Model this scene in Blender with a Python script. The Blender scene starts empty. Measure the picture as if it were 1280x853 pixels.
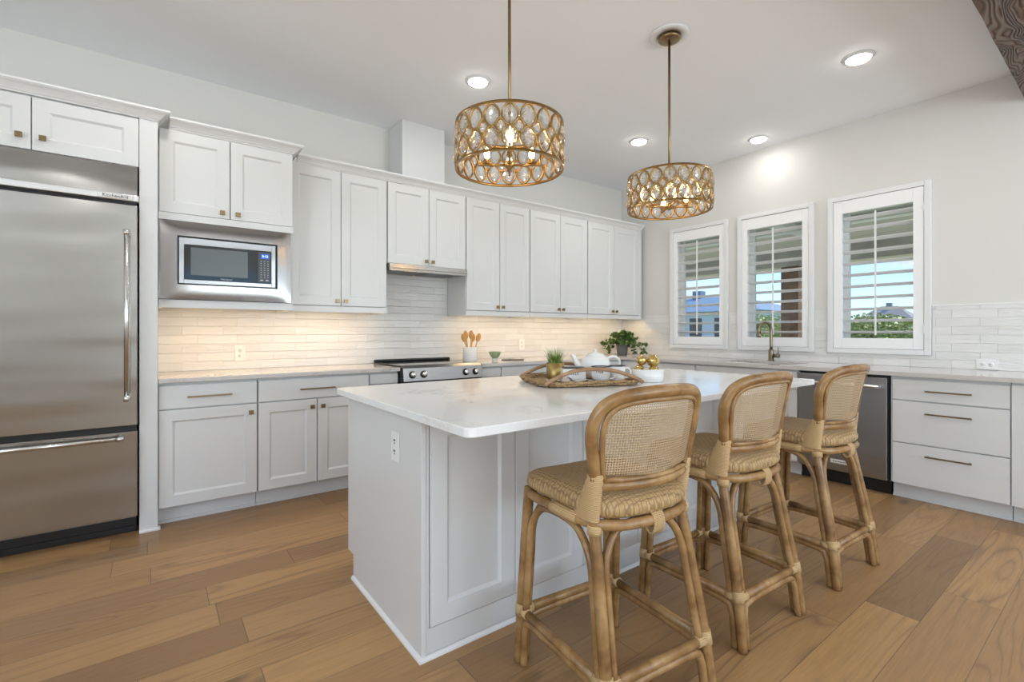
import bpy, math, random
from mathutils import Vector, Matrix
random.seed(7)
PI = math.pi
SC = bpy.context.scene
COL = SC.collection

# ---------------------------------------------------------------- camera, world, lights, exposure
cam_d = bpy.data.cameras.new('camera'); cam = bpy.data.objects.new('camera', cam_d); COL.objects.link(cam)
cam_d.sensor_width = 36.0; cam_d.lens = 597.0/1280*36; cam_d.shift_y = -11.5/1280
cam_d.clip_start = 0.02; cam_d.clip_end = 500
cam.location = (0, 0, 1.2); cam.rotation_euler = (PI/2, 0, -math.atan2(447, 597))
SC.camera = cam

W = bpy.data.worlds.new('world'); SC.world = W; W.use_nodes = True
wn = W.node_tree.nodes; wl = W.node_tree.links; wn.clear()
wo = wn.new('ShaderNodeOutputWorld'); wb = wn.new('ShaderNodeBackground')
sky = wn.new('ShaderNodeTexSky'); sky.sky_type = 'NISHITA'; sky.sun_disc = False
sky.sun_elevation = math.radians(48); sky.sun_rotation = math.radians(200); sky.air_density = 1.0; sky.dust_density = 0.6
tcw = wn.new('ShaderNodeTexCoord'); nzw = wn.new('ShaderNodeTexNoise'); nzw.inputs['Scale'].default_value = 4.5
nzw.inputs['Detail'].default_value = 7; mpw = wn.new('ShaderNodeMapping'); mpw.inputs['Scale'].default_value = (1, 1, 3.2)
rw = wn.new('ShaderNodeValToRGB'); rw.color_ramp.elements[0].position = .47; rw.color_ramp.elements[1].position = .66
mxw = wn.new('ShaderNodeMix'); mxw.data_type = 'RGBA'; mxw.inputs['B'].default_value = (2.5, 2.55, 2.62, 1)
wl.new(tcw.outputs['Generated'], mpw.inputs['Vector']); wl.new(mpw.outputs['Vector'], nzw.inputs['Vector'])
wl.new(nzw.outputs['Fac'], rw.inputs['Fac']); wl.new(rw.outputs['Color'], mxw.inputs['Factor'])
tint = wn.new('ShaderNodeMix'); tint.data_type = 'RGBA'; tint.blend_type = 'MULTIPLY'; tint.inputs['Factor'].default_value = 1; tint.inputs['B'].default_value = (.50, .68, .92, 1)
wl.new(sky.outputs['Color'], tint.inputs['A']); wl.new(tint.outputs['Result'], mxw.inputs['A']); wl.new(mxw.outputs['Result'], wb.inputs['Color'])
wb.inputs['Strength'].default_value = 0.36
wl.new(wb.outputs['Background'], wo.inputs['Surface'])

def area_light(name, loc, rot, sx, sy, power, color, parent=None, shape='RECTANGLE', spread=PI):
    l = bpy.data.lights.new(name, 'AREA'); l.shape = shape; l.size = sx
    if shape in ('RECTANGLE', 'ELLIPSE'): l.size_y = sy
    l.energy = power; l.color = color; l.spread = spread
    o = bpy.data.objects.new(name, l); COL.objects.link(o); o.location = loc; o.rotation_euler = rot
    if parent: o.parent = parent
    return o
FILL_COL = (0.83, 0.925, 1.0)
# added fill lights at the unseen rear openings, tilted up to brighten the ceiling
area_light('fill_rear', (2.5, -4.40, 1.45), (PI/2+1.1, 0, 0), 4.1, 2.2, 250, FILL_COL)
area_light('fill_side', (-3.90, -.9, 1.45), (PI/2+1.1, 0, -PI/2), 4.3, 2.2, 225, FILL_COL)
sun_d = bpy.data.lights.new('sun', 'SUN'); sun_d.energy = 5.5; sun_d.angle = math.radians(1.5); sun_d.color = (1, .96, .9)
sun = bpy.data.objects.new('sun', sun_d); COL.objects.link(sun); sun.rotation_euler = (math.radians(14), math.radians(35), 0)

SC.view_settings.view_transform = 'Standard'; SC.view_settings.look = 'None'
SC.view_settings.exposure = -0.02; SC.view_settings.gamma = 1.0; SC.view_settings.use_curve_mapping = False
REC_W, STRIP_W = 4.6, 2.0

# ---------------------------------------------------------------- helpers
def tag(o, label=None, cat=None, group=None, kind=None):
    if label: o['label'] = label
    if cat: o['category'] = cat
    if group: o['group'] = group
    if kind: o['kind'] = kind
    return o
def thing(name, label, cat, loc=(0, 0, 0), rz=0, group=None, kind=None):
    o = bpy.data.objects.new(name, None); COL.objects.link(o); o.location = loc; o.rotation_euler = (0, 0, rz)
    o.empty_display_size = .1
    return tag(o, label, cat, group, kind)

class MB:
    def __init__(s): s.v = []; s.f = []; s.sm = []
    def add(s, vs, fs, smooth=False):
        b = len(s.v); s.v += [tuple(p) for p in vs]
        for f in fs: s.f.append([i+b for i in f]); s.sm.append(smooth)
        return s
    def box(s, x0, x1, y0, y1, z0, z1):
        if x0 > x1: x0, x1 = x1, x0
        if y0 > y1: y0, y1 = y1, y0
        if z0 > z1: z0, z1 = z1, z0
        vs = [(x0,y0,z0),(x1,y0,z0),(x1,y1,z0),(x0,y1,z0),(x0,y0,z1),(x1,y0,z1),(x1,y1,z1),(x0,y1,z1)]
        return s.add(vs, [(0,3,2,1),(4,5,6,7),(0,1,5,4),(1,2,6,5),(2,3,7,6),(3,0,4,7)])
    def prism(s, pts, z0, z1):                         # polygon in xy, counter-clockwise
        n = len(pts)
        vs = [(x, y, z0) for x, y in pts] + [(x, y, z1) for x, y in pts]
        fs = [tuple(reversed(range(n))), tuple(range(n, 2*n))] + [(i, (i+1) % n, (i+1) % n+n, i+n) for i in range(n)]
        return s.add(vs, fs)
    def tube(s, pts, r, n=10, closed=False, cap=True, flat=1.0):
        P = [Vector(p) for p in pts]; m = len(P)
        rs = r if isinstance(r, (list, tuple)) else [r]*m
        T = []
        for i in range(m):
            if closed: t = P[(i+1) % m]-P[i-1]
            else: t = P[min(i+1, m-1)]-P[max(i-1, 0)]
            T.append(t.normalized())
        up = Vector((0, 0, 1)) if abs(T[0].z) < .9 else Vector((0, 1, 0))
        N = (up-T[0]*up.dot(T[0])).normalized(); vs = []
        for i in range(m):
            if i:
                N = N-T[i]*N.dot(T[i]); N.normalize()
            B = T[i].cross(N)
            for k in range(n):
                a = 2*PI*k/n; vs.append(P[i]+N*(math.cos(a)*rs[i])+B*(math.sin(a)*rs[i]*flat))
        fs = []
        for i in range(m if closed else m-1):
            j = (i+1) % m
            for k in range(n): fs.append((i*n+k, i*n+(k+1) % n, j*n+(k+1) % n, j*n+k))
        if cap and not closed:
            fs.append(tuple(reversed(range(n)))); fs.append(tuple((m-1)*n+k for k in range(n)))
        fs = [tuple(reversed(f)) for f in fs]
        return s.add(vs, fs, True)
    def lathe(s, prof, n=28, c=(0, 0, 0), sx=1, sy=1, cap=False):
        vs = []; m = len(prof)
        for r, z in prof:
            for k in range(n):
                a = 2*PI*k/n; vs.append((c[0]+r*math.cos(a)*sx, c[1]+r*math.sin(a)*sy, c[2]+z))
        fs = [(i*n+k, i*n+(k+1) % n, (i+1)*n+(k+1) % n, (i+1)*n+k) for i in range(m-1) for k in range(n)]
        if cap: fs += [tuple(reversed(range(n))), tuple((m-1)*n+k for k in range(n))]
        return s.add(vs, fs, True)
    def sweep(s, prof, path):                          # prof: (out, z); path in plan, out = right-hand side of travel
        P = [Vector((x, y)) for x, y in path]; m = len(P); n = len(prof); vs = []
        for i in range(m):
            d0 = (P[i]-P[i-1]).normalized() if i else (P[1]-P[0]).normalized()
            d1 = (P[i+1]-P[i]).normalized() if i < m-1 else d0
            n0 = Vector((d0.y, -d0.x)); n1 = Vector((d1.y, -d1.x)); b = (n0+n1)
            b = b/(b.length_squared/2) if b.length > 1e-6 else n0
            for o, z in prof: vs.append((P[i].x+b.x*o, P[i].y+b.y*o, z))
        fs = [(i*n+k, (i+1)*n+k, (i+1)*n+(k+1) % n, i*n+(k+1) % n) for i in range(m-1) for k in range(n)]
        fs += [tuple(range(n)), tuple(reversed([(m-1)*n+k for k in range(n)]))]
        return s.add(vs, fs)
    def shaker(s, x0, x1, z0, z1, y0, t=.02, rail=.068, dep=.010, cham=.012):   # front at y0, facing -y
        def R(i, y): return [(x0+i, y, z0+i), (x1-i, y, z0+i), (x1-i, y, z1-i), (x0+i, y, z1-i)]
        vs = R(0, y0+t)+R(0, y0+.0015)+R(.0015, y0)+R(rail, y0)+R(rail+cham, y0+dep)
        fs = [(3, 2, 1, 0)]
        for L in range(4):
            a = L*4
            for k in range(4): fs.append((a+k, a+(k+1) % 4, a+4+(k+1) % 4, a+4+k))
        fs.append((16, 17, 18, 19))
        return s.add(vs, fs)
    def build(s, name, mat, parent=None, bevel=0, loc=None, rot=None, seg=2, autosmooth=False):
        me = bpy.data.meshes.new(name); me.from_pydata(s.v, [], s.f); me.update()
        for p, q in zip(me.polygons, s.sm): p.use_smooth = q
        if mat: me.materials.append(mat)
        o = bpy.data.objects.new(name, me); COL.objects.link(o)
        if parent: o.parent = parent
        if loc: o.location = loc
        if rot: o.rotation_euler = rot
        if bevel:
            b = o.modifiers.new('bevel', 'BEVEL'); b.width = bevel; b.segments = seg; b.limit_method = 'ANGLE'; b.angle_limit = .6
        return o

def crv(pts, k=6, closed=False):
    P = [Vector(p) for p in pts]; m = len(P); out = []
    for i in range(m if closed else m-1):
        if closed: a, b, c, d = P[i-1], P[i], P[(i+1) % m], P[(i+2) % m]
        else: a, b, c, d = P[max(i-1, 0)], P[i], P[i+1], P[min(i+2, m-1)]
        for j in range(k):
            t = j/k
            out.append(.5*((2*b)+(c-a)*t+(2*a-5*b+4*c-d)*t*t+(3*b-a-3*c+d)*t**3))
    if not closed: out.append(P[-1])
    return out

def text(s, size, mat, parent, loc, rot, name='lettering', ext=.0006, align='CENTER'):
    cu = bpy.data.curves.new(name, 'FONT'); cu.body = s; cu.size = size; cu.extrude = ext; cu.align_x = align; cu.align_y = 'CENTER'
    t = bpy.data.objects.new('tmp', cu); COL.objects.link(t)
    dg = bpy.context.evaluated_depsgraph_get(); me = bpy.data.meshes.new_from_object(t.evaluated_get(dg))
    bpy.data.objects.remove(t); me.name = name; me.materials.clear(); me.materials.append(mat)
    o = bpy.data.objects.new(name, me); COL.objects.link(o); o.parent = parent; o.location = loc; o.rotation_euler = rot
    return o

def copy_tree(o, parent=None):
    c = o.copy(); COL.objects.link(c); c.parent = parent
    if parent is not None: c.matrix_parent_inverse = o.matrix_parent_inverse.copy()
    for ch in [x for x in SC.objects if x.parent == o]: copy_tree(ch, c)
    return c

# ---------------------------------------------------------------- materials
def mat(name, col, rough=.5, metal=0, spec=.5, **kw):
    m = bpy.data.materials.new(name); m.use_nodes = True; nt = m.node_tree; b = nt.nodes['Principled BSDF']
    b.inputs['Base Color'].default_value = (*col, 1); b.inputs['Roughness'].default_value = rough
    b.inputs['Metallic'].default_value = metal; b.inputs['Specular IOR Level'].default_value = spec
    for k, v in kw.items(): b.inputs[k.replace('_', ' ')].default_value = v
    return m
class N:
    def __init__(s, m): s.m = m; s.nt = m.node_tree; s.b = s.nt.nodes['Principled BSDF']
    def n(s, t, **kw):
        x = s.nt.nodes.new('ShaderNode'+t)
        for k, v in kw.items(): setattr(x, k, v)
        return x
    def l(s, a, b): s.nt.links.new(a, b)
    def math(s, op, a, b=None, c=None):
        x = s.n('Math', operation=op)
        for i, q in enumerate((a, b, c)):
            if q is None: continue
            if isinstance(q, (int, float)): x.inputs[i].default_value = q
            else: s.l(q, x.inputs[i])
        return x.outputs[0]
    def coord(s, scale=(1, 1, 1), rot=(0, 0, 0), loc=(0, 0, 0), src='Object'):
        t = s.n('TexCoord'); m = s.n('Mapping'); s.l(t.outputs[src], m.inputs['Vector'])
        m.inputs['Scale'].default_value = scale; m.inputs['Rotation'].default_value = rot; m.inputs['Location'].default_value = loc
        return m.outputs['Vector']
    def noise(s, vec, scale=5, detail=4, rough=.5, dist=0):
        x = s.n('TexNoise'); s.l(vec, x.inputs['Vector']); x.inputs['Scale'].default_value = scale
        x.inputs['Detail'].default_value = detail; x.inputs['Roughness'].default_value = rough; x.inputs['Distortion'].default_value = dist
        return x.outputs['Fac']
    def ramp(s, fac, stops):
        r = s.n('ValToRGB'); e = r.color_ramp.elements
        while len(e) < len(stops): e.new(.5)
        for el, (p, c) in zip(e, stops): el.position = p; el.color = (*c, 1) if len(c) == 3 else c
        s.l(fac, r.inputs['Fac']); return r.outputs['Color']
    def mix(s, fac, a, b, bt='MIX'):
        x = s.n('Mix', data_type='RGBA', blend_type=bt)
        for k, q in (('Factor', fac), ('A', a), ('B', b)):
            if isinstance(q, (int, float)): x.inputs[k].default_value = q
            elif isinstance(q, tuple): x.inputs[k].default_value = (*q, 1)
            else: s.l(q, x.inputs[k])
        return x.outputs['Result']
    def bump(s, h, strength=.3, dist=.002, normal=None):
        x = s.n('Bump'); x.inputs['Strength'].default_value = strength; x.inputs['Distance'].default_value = dist
        s.l(h, x.inputs['Height'])
        if normal: s.l(normal, x.inputs['Normal'])
        return x.outputs['Normal']
    def col(s, c): s.l(c, s.b.inputs['Base Color'])
    def nor(s, c): s.l(c, s.b.inputs['Normal'])

def painted(name, col, rough):
    m = mat(name, col, rough); n = N(m); v = n.coord(); n.nor(n.bump(n.noise(v, 260, 3), .04, .0008)); return m
M = {}
M['wall'] = painted('wall_paint', (.70, .682, .645), .7)
M['ceil'] = painted('ceiling_paint', (.90, .915, .93), .8)  # slight blue put into the colour to cancel warm bounce from the floor
M['cab'] = painted('cabinet_white', (.69, .69, .68), .32)
M['trim'] = painted('trim_white', (.78, .78, .775), .35)
M['shutter'] = painted('shutter_white', (.88, .88, .875), .4)
M['plastic'] = mat('white_plastic', (.82, .82, .80), .35)
M['black'] = mat('black_plastic', (.012, .012, .013), .35)
M['slot'] = mat('socket_slot', (.22, .22, .22), .6)
M['glassblack'] = mat('black_glass', (.012, .014, .016), .06)
M['brass'] = mat('brushed_brass', (.27, .19, .10), .34, 1)
M['gold'] = mat('antique_gold', (.38, .24, .09), .3, 1)
M['goldball'] = mat('polished_gold', (.60, .44, .18), .24, 1)
M['chrome'] = mat('chrome', (.75, .75, .76), .12, 1)
M['ceramic'] = mat('white_ceramic', (.80, .80, .78), .16)
M['rim'] = mat('dark_enamel_rim', (.02, .025, .03), .3)
M['green'] = mat('sage_glaze', (.22, .30, .17), .3)
M['plum'] = mat('concrete_pot', (.11, .11, .105), .8)
M['ink'] = mat('ink', (.04, .045, .055), .6)
M['bulb'] = mat('bulb_glow', (1, .8, .5), .3, Emission_Color=(1, .58, .22, 1), Emission_Strength=42)
M['lens'] = mat('light_lens', (1, 1, 1), .3, Emission_Color=(1, .97, .92, 1), Emission_Strength=30)
M['led'] = mat('warm_led', (1, .9, .7), .3, Emission_Color=(1, .72, .38, 1), Emission_Strength=3)
M['display'] = mat('blue_display', (.01, .03, .2), .2, Emission_Color=(.02, .10, .75, 1), Emission_Strength=.9)
M['digit'] = mat('display_digits', (.5, .7, 1), .2, Emission_Color=(.5, .72, 1, 1), Emission_Strength=2)
M['button'] = mat('keypad_print', (.45, .47, .48), .5)

def m_steel(name, col, rough, axis):
    m = mat(name, col, rough, 1); n = N(m)
    sc = {'x': (2, 500, 500), 'z': (500, 500, 2)}[axis]
    f = n.noise(n.coord(sc), 1, 3)
    n.l(n.math('MULTIPLY_ADD', f, .10, rough-.05), n.b.inputs['Roughness'])
    w = n.noise(n.coord((.7, .7, 3.0)), 1.4, 1)
    n.nor(n.bump(w, .6, .02, n.bump(f, .012, .0004)))
    return m
M['steel'] = m_steel('brushed_steel', (.41, .40, .38), .19, 'x')
M['steelv'] = m_steel('brushed_steel_dark', (.36, .36, .365), .30, 'x')
M['faucet'] = mat('bronze_faucet', (.23, .19, .13), .3, 1)

def m_floor():
    m = mat('oak_planks', (.4, .3, .2), .42); n = N(m); tc = n.n('TexCoord'); sp = n.n('SeparateXYZ'); n.l(tc.outputs['Object'], sp.inputs[0])
    Wd, L = .19, 1.15
    yy = n.math('DIVIDE', sp.outputs['Y'], Wd); row = n.math('FLOOR', yy)
    wr = n.n('TexWhiteNoise', noise_dimensions='1D'); n.l(row, wr.inputs['W'])
    xs = n.math('MULTIPLY_ADD', wr.outputs['Value'], 7.3, n.math('DIVIDE', sp.outputs['X'], L)); cid = n.math('FLOOR', xs)
    cb = n.n('CombineXYZ'); n.l(row, cb.inputs[0]); n.l(cid, cb.inputs[1])
    wc = n.n('TexWhiteNoise', noise_dimensions='2D'); n.l(cb.outputs[0], wc.inputs['Vector'])
    rnd = wc.outputs['Value']
    fy = n.math('FRACT', yy); fx = n.math('FRACT', xs)
    ey = n.math('MULTIPLY', n.math('MINIMUM', fy, n.math('SUBTRACT', 1, fy)), Wd)
    ex = n.math('MULTIPLY', n.math('MINIMUM', fx, n.math('SUBTRACT', 1, fx)), L)
    gap = n.math('LESS_THAN', n.math('MINIMUM', ey, ex), .0016)
    gx = n.math('LESS_THAN', ex, .0016)
    # grain coordinates, shifted per board
    off = n.n('CombineXYZ'); n.l(n.math('MULTIPLY', rnd, 40), off.inputs[0]); n.l(n.math('MULTIPLY', rnd, 17), off.inputs[1])
    va = n.n('VectorMath', operation='ADD'); n.l(tc.outputs['Object'], va.inputs[0]); n.l(off.outputs[0], va.inputs[1])
    def mp(scale):
        x = n.n('Mapping'); n.l(va.outputs[0], x.inputs['Vector']); x.inputs['Scale'].default_value = scale; return x.outputs['Vector']
    broad = n.noise(mp((.8, 2.2, 1)), 1.6, 3, .55, .4)
    fine = n.noise(mp((6, 150, 1)), 1, 4, .65)
    cn = n.noise(mp((.42, 3.6, 1)), 1.0, 1.5, .45, .25)
    cl = n.math('ABSOLUTE', n.math('SINE', n.math('MULTIPLY', cn, 62)))
    cath = n.math('POWER', n.math('SUBTRACT', 1, cl), 2.2)
    zone = n.ramp(n.noise(mp((.5, 1.3, 1)), 1.3, 1), [(.42, (0, 0, 0)), (.6, (1, 1, 1))])
    cath = n.math('MULTIPLY', cath, n.math('MULTIPLY_ADD', zone, .75, .25))
    base = n.ramp(rnd, [(0, (.30, .165, .065)), (.35, (.46, .260, .100)), (.7, (.60, .345, .132)), (1, (.37, .225, .105))])
    c = n.mix(n.math('MULTIPLY', broad, .45), base, (.25, .145, .07))
    c = n.mix(n.math('MULTIPLY', cath, .75), c, (.20, .11, .05))
    c = n.mix(n.math('MULTIPLY', n.math('POWER', fine, 1.5), .75), c, (.15, .09, .05))
    kn = n.n('TexVoronoi'); n.l(mp((1.3, 3.2, 1)), kn.inputs['Vector']); kn.inputs['Scale'].default_value = 1.0
    knot = n.ramp(kn.outputs['Distance'], [(.0, (1, 1, 1)), (.07, (.8, .8, .8)), (.13, (0, 0, 0))])
    c = n.mix(n.math('MULTIPLY', knot, .75), c, (.06, .035, .02))
    c = n.mix(n.math('MULTIPLY', gap, .6), c, (.10, .06, .035))
    c = n.mix(n.math('MULTIPLY', gx, .4), c, (.07, .04, .025))
    n.col(c)
    n.l(n.math('MULTIPLY_ADD', fine, .18, .30), n.b.inputs['Roughness'])
    h = n.math('SUBTRACT', n.math('MULTIPLY', fine, .3), gap)
    n.nor(n.bump(h, .35, .0012)); return m
M['floor'] = m_floor()

def m_quartz(name, base, vein, amt):
    m = mat(name, base, .10); n = N(m); v = n.coord()
    a = n.noise(v, 2.3, 9, .62, 1.6)
    l = n.math('ABSOLUTE', n.math('SUBTRACT', a, .5))
    ve = n.ramp(l, [(0, (1, 1, 1)), (.02, (.25, .25, .25)), (.05, (0, 0, 0))])
    patch = n.ramp(n.noise(v, 3.1, 3), [(.5, (0, 0, 0)), (.68, (1, 1, 1))])
    sp = n.ramp(n.noise(v, 95, 4, .7), [(.56, (0, 0, 0)), (.68, (1, 1, 1))])
    f = n.math('MULTIPLY', n.math('MULTIPLY', ve, patch), amt)
    c = n.mix(f, base, vein); c = n.mix(n.math('MULTIPLY', sp, .22), c, tuple(x*.62 for x in base))
    fl = n.ramp(n.noise(v, 34, 5, .75, .8), [(.62, (0, 0, 0)), (.70, (1, 1, 1))]); c = n.mix(n.math('MULTIPLY', n.math('MULTIPLY', fl, patch), .55), c, vein); n.col(c); return m
M['quartz'] = m_quartz('island_quartz', (.84, .84, .83), (.40, .35, .30), .40)
M['quartz2'] = m_quartz('perimeter_quartz', (.60, .565, .535), (.32, .27, .23), .6)

def m_tile(name, plane):
    m = mat(name, (.7, .68, .65), .14); n = N(m); tc = n.n('TexCoord'); sp = n.n('SeparateXYZ'); n.l(tc.outputs['Object'], sp.inputs[0])
    cb = n.n('CombineXYZ'); n.l(sp.outputs['X' if plane == 'x' else 'Y'], cb.inputs[0]); n.l(n.math('ADD', sp.outputs['Z'], -.914), cb.inputs[1])
    br = n.n('TexBrick'); n.l(cb.outputs[0], br.inputs['Vector']); br.offset = .37
    for k, v in (('Scale', 1), ('Mortar Size', .0013), ('Brick Width', .255), ('Row Height', .0655), ('Mortar Smooth', .3)): br.inputs[k].default_value = v
    br.inputs['Color1'].default_value = (.80, .79, .77, 1); br.inputs['Color2'].default_value = (.72, .71, .69, 1); br.inputs['Mortar'].default_value = (.74, .73, .71, 1)
    n.col(br.outputs['Color'])
    mp = n.n('Mapping'); n.l(cb.outputs[0], mp.inputs['Vector']); mp.inputs['Scale'].default_value = (4, 45, 1)
    wv = n.noise(mp.outputs['Vector'], 1, 3, .6, .7)
    h = n.math('SUBTRACT', n.math('MULTIPLY', wv, 1.0), n.math('MULTIPLY', br.outputs['Fac'], 1.0))
    n.nor(n.bump(h, 1.0, .006)); return m
M['tile_x'] = m_tile('glazed_tile_long_wall', 'x'); M['tile_y'] = m_tile('glazed_tile_window_wall', 'y')

def m_rattan():
    m = mat('rattan_pole', (.5, .33, .16), .26); n = N(m)
    f = n.noise(n.coord((1, 1, 1)), 9, 3, .6); g = n.noise(n.coord((90, 90, 9)), 1, 3)
    c = n.ramp(f, [(.3, (.15, .072, .022)), (.48, (.31, .17, .062)), (.70, (.49, .305, .13))])
    c = n.mix(n.math('MULTIPLY', g, .5), c, (.20, .105, .04)); n.col(c)
    n.nor(n.bump(g, .15, .0006)); return m
M['rattan'] = m_rattan()
def m_binding():
    m = mat('rattan_binding', (.62, .45, .24), .45); n = N(m); tc = n.n('TexCoord'); sp = n.n('SeparateXYZ'); n.l(tc.outputs['Object'], sp.inputs[0])
    s = n.math('SINE', n.math('MULTIPLY', sp.outputs['Z'], 1500)); 
    n.col(n.mix(n.math('MULTIPLY_ADD', s, .3, .35), (.72, .50, .25), (.22, .12, .045))); n.nor(n.bump(s, .5, .001)); return m
M['bind'] = m_binding()
def m_weave(name, ax, ay, k, cane):
    m = mat(name, (.6, .45, .27), .5); n = N(m); tc = n.n('TexCoord'); sp = n.n('SeparateXYZ'); n.l(tc.outputs['Object'], sp.inputs[0])
    a = n.math('MULTIPLY', sp.outputs[ax], k); b = n.math('MULTIPLY', sp.outputs[ay], k)
    sa = n.math('ABSOLUTE', n.math('SINE', a)); sb = n.math('ABSOLUTE', n.math('SINE', b))
    ca = n.math('FLOOR', n.math('DIVIDE', a, PI)); cb = n.math('FLOOR', n.math('DIVIDE', b, PI))
    chk = n.math('ABSOLUTE', n.math('MODULO', n.math('ADD', ca, cb), 2))
    if cane:
        h = n.math('MAXIMUM', n.math('MULTIPLY', sa, n.math('MULTIPLY_ADD', chk, .4, .6)), n.math('MULTIPLY', sb, n.math('SUBTRACT', 1, n.math('MULTIPLY', chk, .4))))
        nz = n.noise(n.coord(), 14, 4)
        c = n.mix(h, (.13, .08, .035), (.60, .45, .28)); c = n.mix(n.math('MULTIPLY', nz, .6), c, (.38, .25, .13)); n.col(c)
        al = n.math('GREATER_THAN', n.math('MAXIMUM', sa, sb), .63)
        n.l(al, n.b.inputs['Alpha']); n.nor(n.bump(h, .8, .0015))
    else:
        sub = n.math('ABSOLUTE', n.math('SINE', n.math('MULTIPLY', a, 3))); sub2 = n.math('ABSOLUTE', n.math('SINE', n.math('MULTIPLY', b, 3)))
        h1 = n.math('MULTIPLY', n.math('MULTIPLY_ADD', sub, .4, .6), sb); h2 = n.math('MULTIPLY', n.math('MULTIPLY_ADD', sub2, .4, .6), sa)
        mx = n.n('Mix', data_type='FLOAT'); n.l(chk, mx.inputs['Factor']); n.l(h1, mx.inputs['A']); n.l(h2, mx.inputs['B']); h = mx.outputs['Result']
        nz = n.noise(n.coord(), 11, 4)
        c = n.mix(h, (.10, .05, .018), (.62, .42, .20)); c = n.mix(n.math('MULTIPLY', nz, .6), c, (.46, .29, .12))
        c = n.mix(n.math('MULTIPLY', chk, .25), c, (.40, .26, .12)); n.col(c); n.nor(n.bump(h, 1, .003))
    return m
M['cane'] = m_weave('open_cane', 'X', 'Z', 390, True)
M['seat'] = m_weave('woven_seat', 'X', 'Y', 205, False)
def m_wicker():
    m = mat('seagrass', (.5, .36, .2), .7); n = N(m); f = n.noise(n.coord(), 130, 3)
    n.col(n.ramp(f, [(.3, (.13, .07, .03)), (.6, (.46, .30, .14))])); n.nor(n.bump(f, .8, .003)); return m
M['wicker'] = m_wicker()
def m_wood(name, c0, c1, scale, rough=.6):
    m = mat(name, c1, rough); n = N(m); f = n.noise(n.coord(scale), 1, 4, .6, 1.0)
    n.col(n.ramp(f, [(.3, c0), (.65, c1)])); n.nor(n.bump(f, .3, .002)); return m
M['spoon'] = m_wood('spoon_wood', (.50, .25, .07), (.68, .36, .11), (30, 30, 5))
M['handle'] = m_wood('bent_handle', (.25, .14, .07), (.42, .26, .14), (8, 60, 60))
M['post'] = m_wood('porch_wood', (.12, .065, .035), (.26, .14, .08), (3, 3, 9))
M['porch'] = m_wood('porch_boards', (.40, .38, .33), (.56, .53, .46), (14, 1, 1))
def m_beam():
    m = mat('rustic_beam', (.1, .06, .04), .8); n = N(m)
    cn = n.noise(n.coord((.9, 3.2, 3.2)), 1.6, 2, .5, .5)
    cl = n.math('ABSOLUTE', n.math('SINE', n.math('MULTIPLY', cn, 75)))
    tone = n.noise(n.coord((1, 3, 3)), 2.2, 3)
    c = n.mix(tone, (.045, .022, .012), (.20, .13, .09))
    n.col(n.mix(n.math('POWER', cl, 3), c, (.20, .165, .145))); n.nor(n.bump(cl, 1.0, .008)); return m
M['beam'] = m_beam()
def m_leaf(name, a, b):
    m = mat(name, b, .5); n = N(m); f = n.noise(n.coord(), 40, 2); n.col(n.ramp(f, [(.35, a), (.65, b)])); return m
M['ivy'] = m_leaf('ivy_leaf', (.02, .06, .012), (.16, .26, .06))
M['grassblade'] = m_leaf('grass_blade', (.05, .13, .02), (.36, .46, .10))
M['tree'] = m_leaf('tree_leaf', (.12, .17, .04), (.50, .52, .18))
M['lawn'] = m_leaf('lawn', (.16, .22, .06), (.30, .36, .12))
M['napkin'] = None
def m_napkin():
    m = mat('striped_linen', (.5, .45, .43), .9); n = N(m); tc = n.n('TexCoord'); sp = n.n('SeparateXYZ'); n.l(tc.outputs['Object'], sp.inputs[0])
    s = n.math('GREATER_THAN', n.math('SINE', n.math('MULTIPLY', sp.outputs['X'], 110)), .72)
    n.col(n.mix(s, (.55, .50, .48), (.08, .08, .09))); return m
M['napkin'] = m_napkin()
M['roof'] = m_wood('slate_roof', (.10, .17, .27), (.17, .26, .38), (2, 2, 20))
M['siding'] = mat('pale_siding', (.62, .66, .70), .8)
M['grayroof'] = mat('grey_shingle', (.26, .25, .25), .9)
M['darkglass'] = mat('dark_pane', (.05, .06, .07), .1)
M['patio'] = mat('patio_slab', (.66, .64, .60), .9)
def m_glass():
    m = mat('window_glass', (1, 1, 1), 0); n = N(m); nt = m.node_tree; nt.nodes.remove(n.b)
    g = n.n('BsdfGlossy'); g.inputs['Roughness'].default_value = .01; t = n.n('BsdfTransparent'); t.inputs['Color'].default_value = (.95, .97, .97, 1)
    fr = n.n('Fresnel'); fr.inputs['IOR'].default_value = 1.35; mx = n.n('MixShader'); n.l(fr.outputs[0], mx.inputs[0]); n.l(t.outputs[0], mx.inputs[1]); n.l(g.outputs[0], mx.inputs[2])
    n.l(mx.outputs[0], nt.nodes['Material Output'].inputs['Surface']); return m
M['glass'] = m_glass()
def m_crystal():
    m = mat('cut_crystal', (1, .97, .92), .03); n = N(m); nt = m.node_tree
    n.b.inputs['Transmission Weight'].default_value = 1.0; n.b.inputs['IOR'].default_value = 1.5
    t = n.n('BsdfTransparent'); mx = n.n('MixShader'); mx.inputs[0].default_value = .45
    n.l(t.outputs[0], mx.inputs[1]); n.l(n.b.outputs[0], mx.inputs[2]); n.l(mx.outputs[0], nt.nodes['Material Output'].inputs['Surface']); return m
M['crystal'] = m_crystal()

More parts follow.
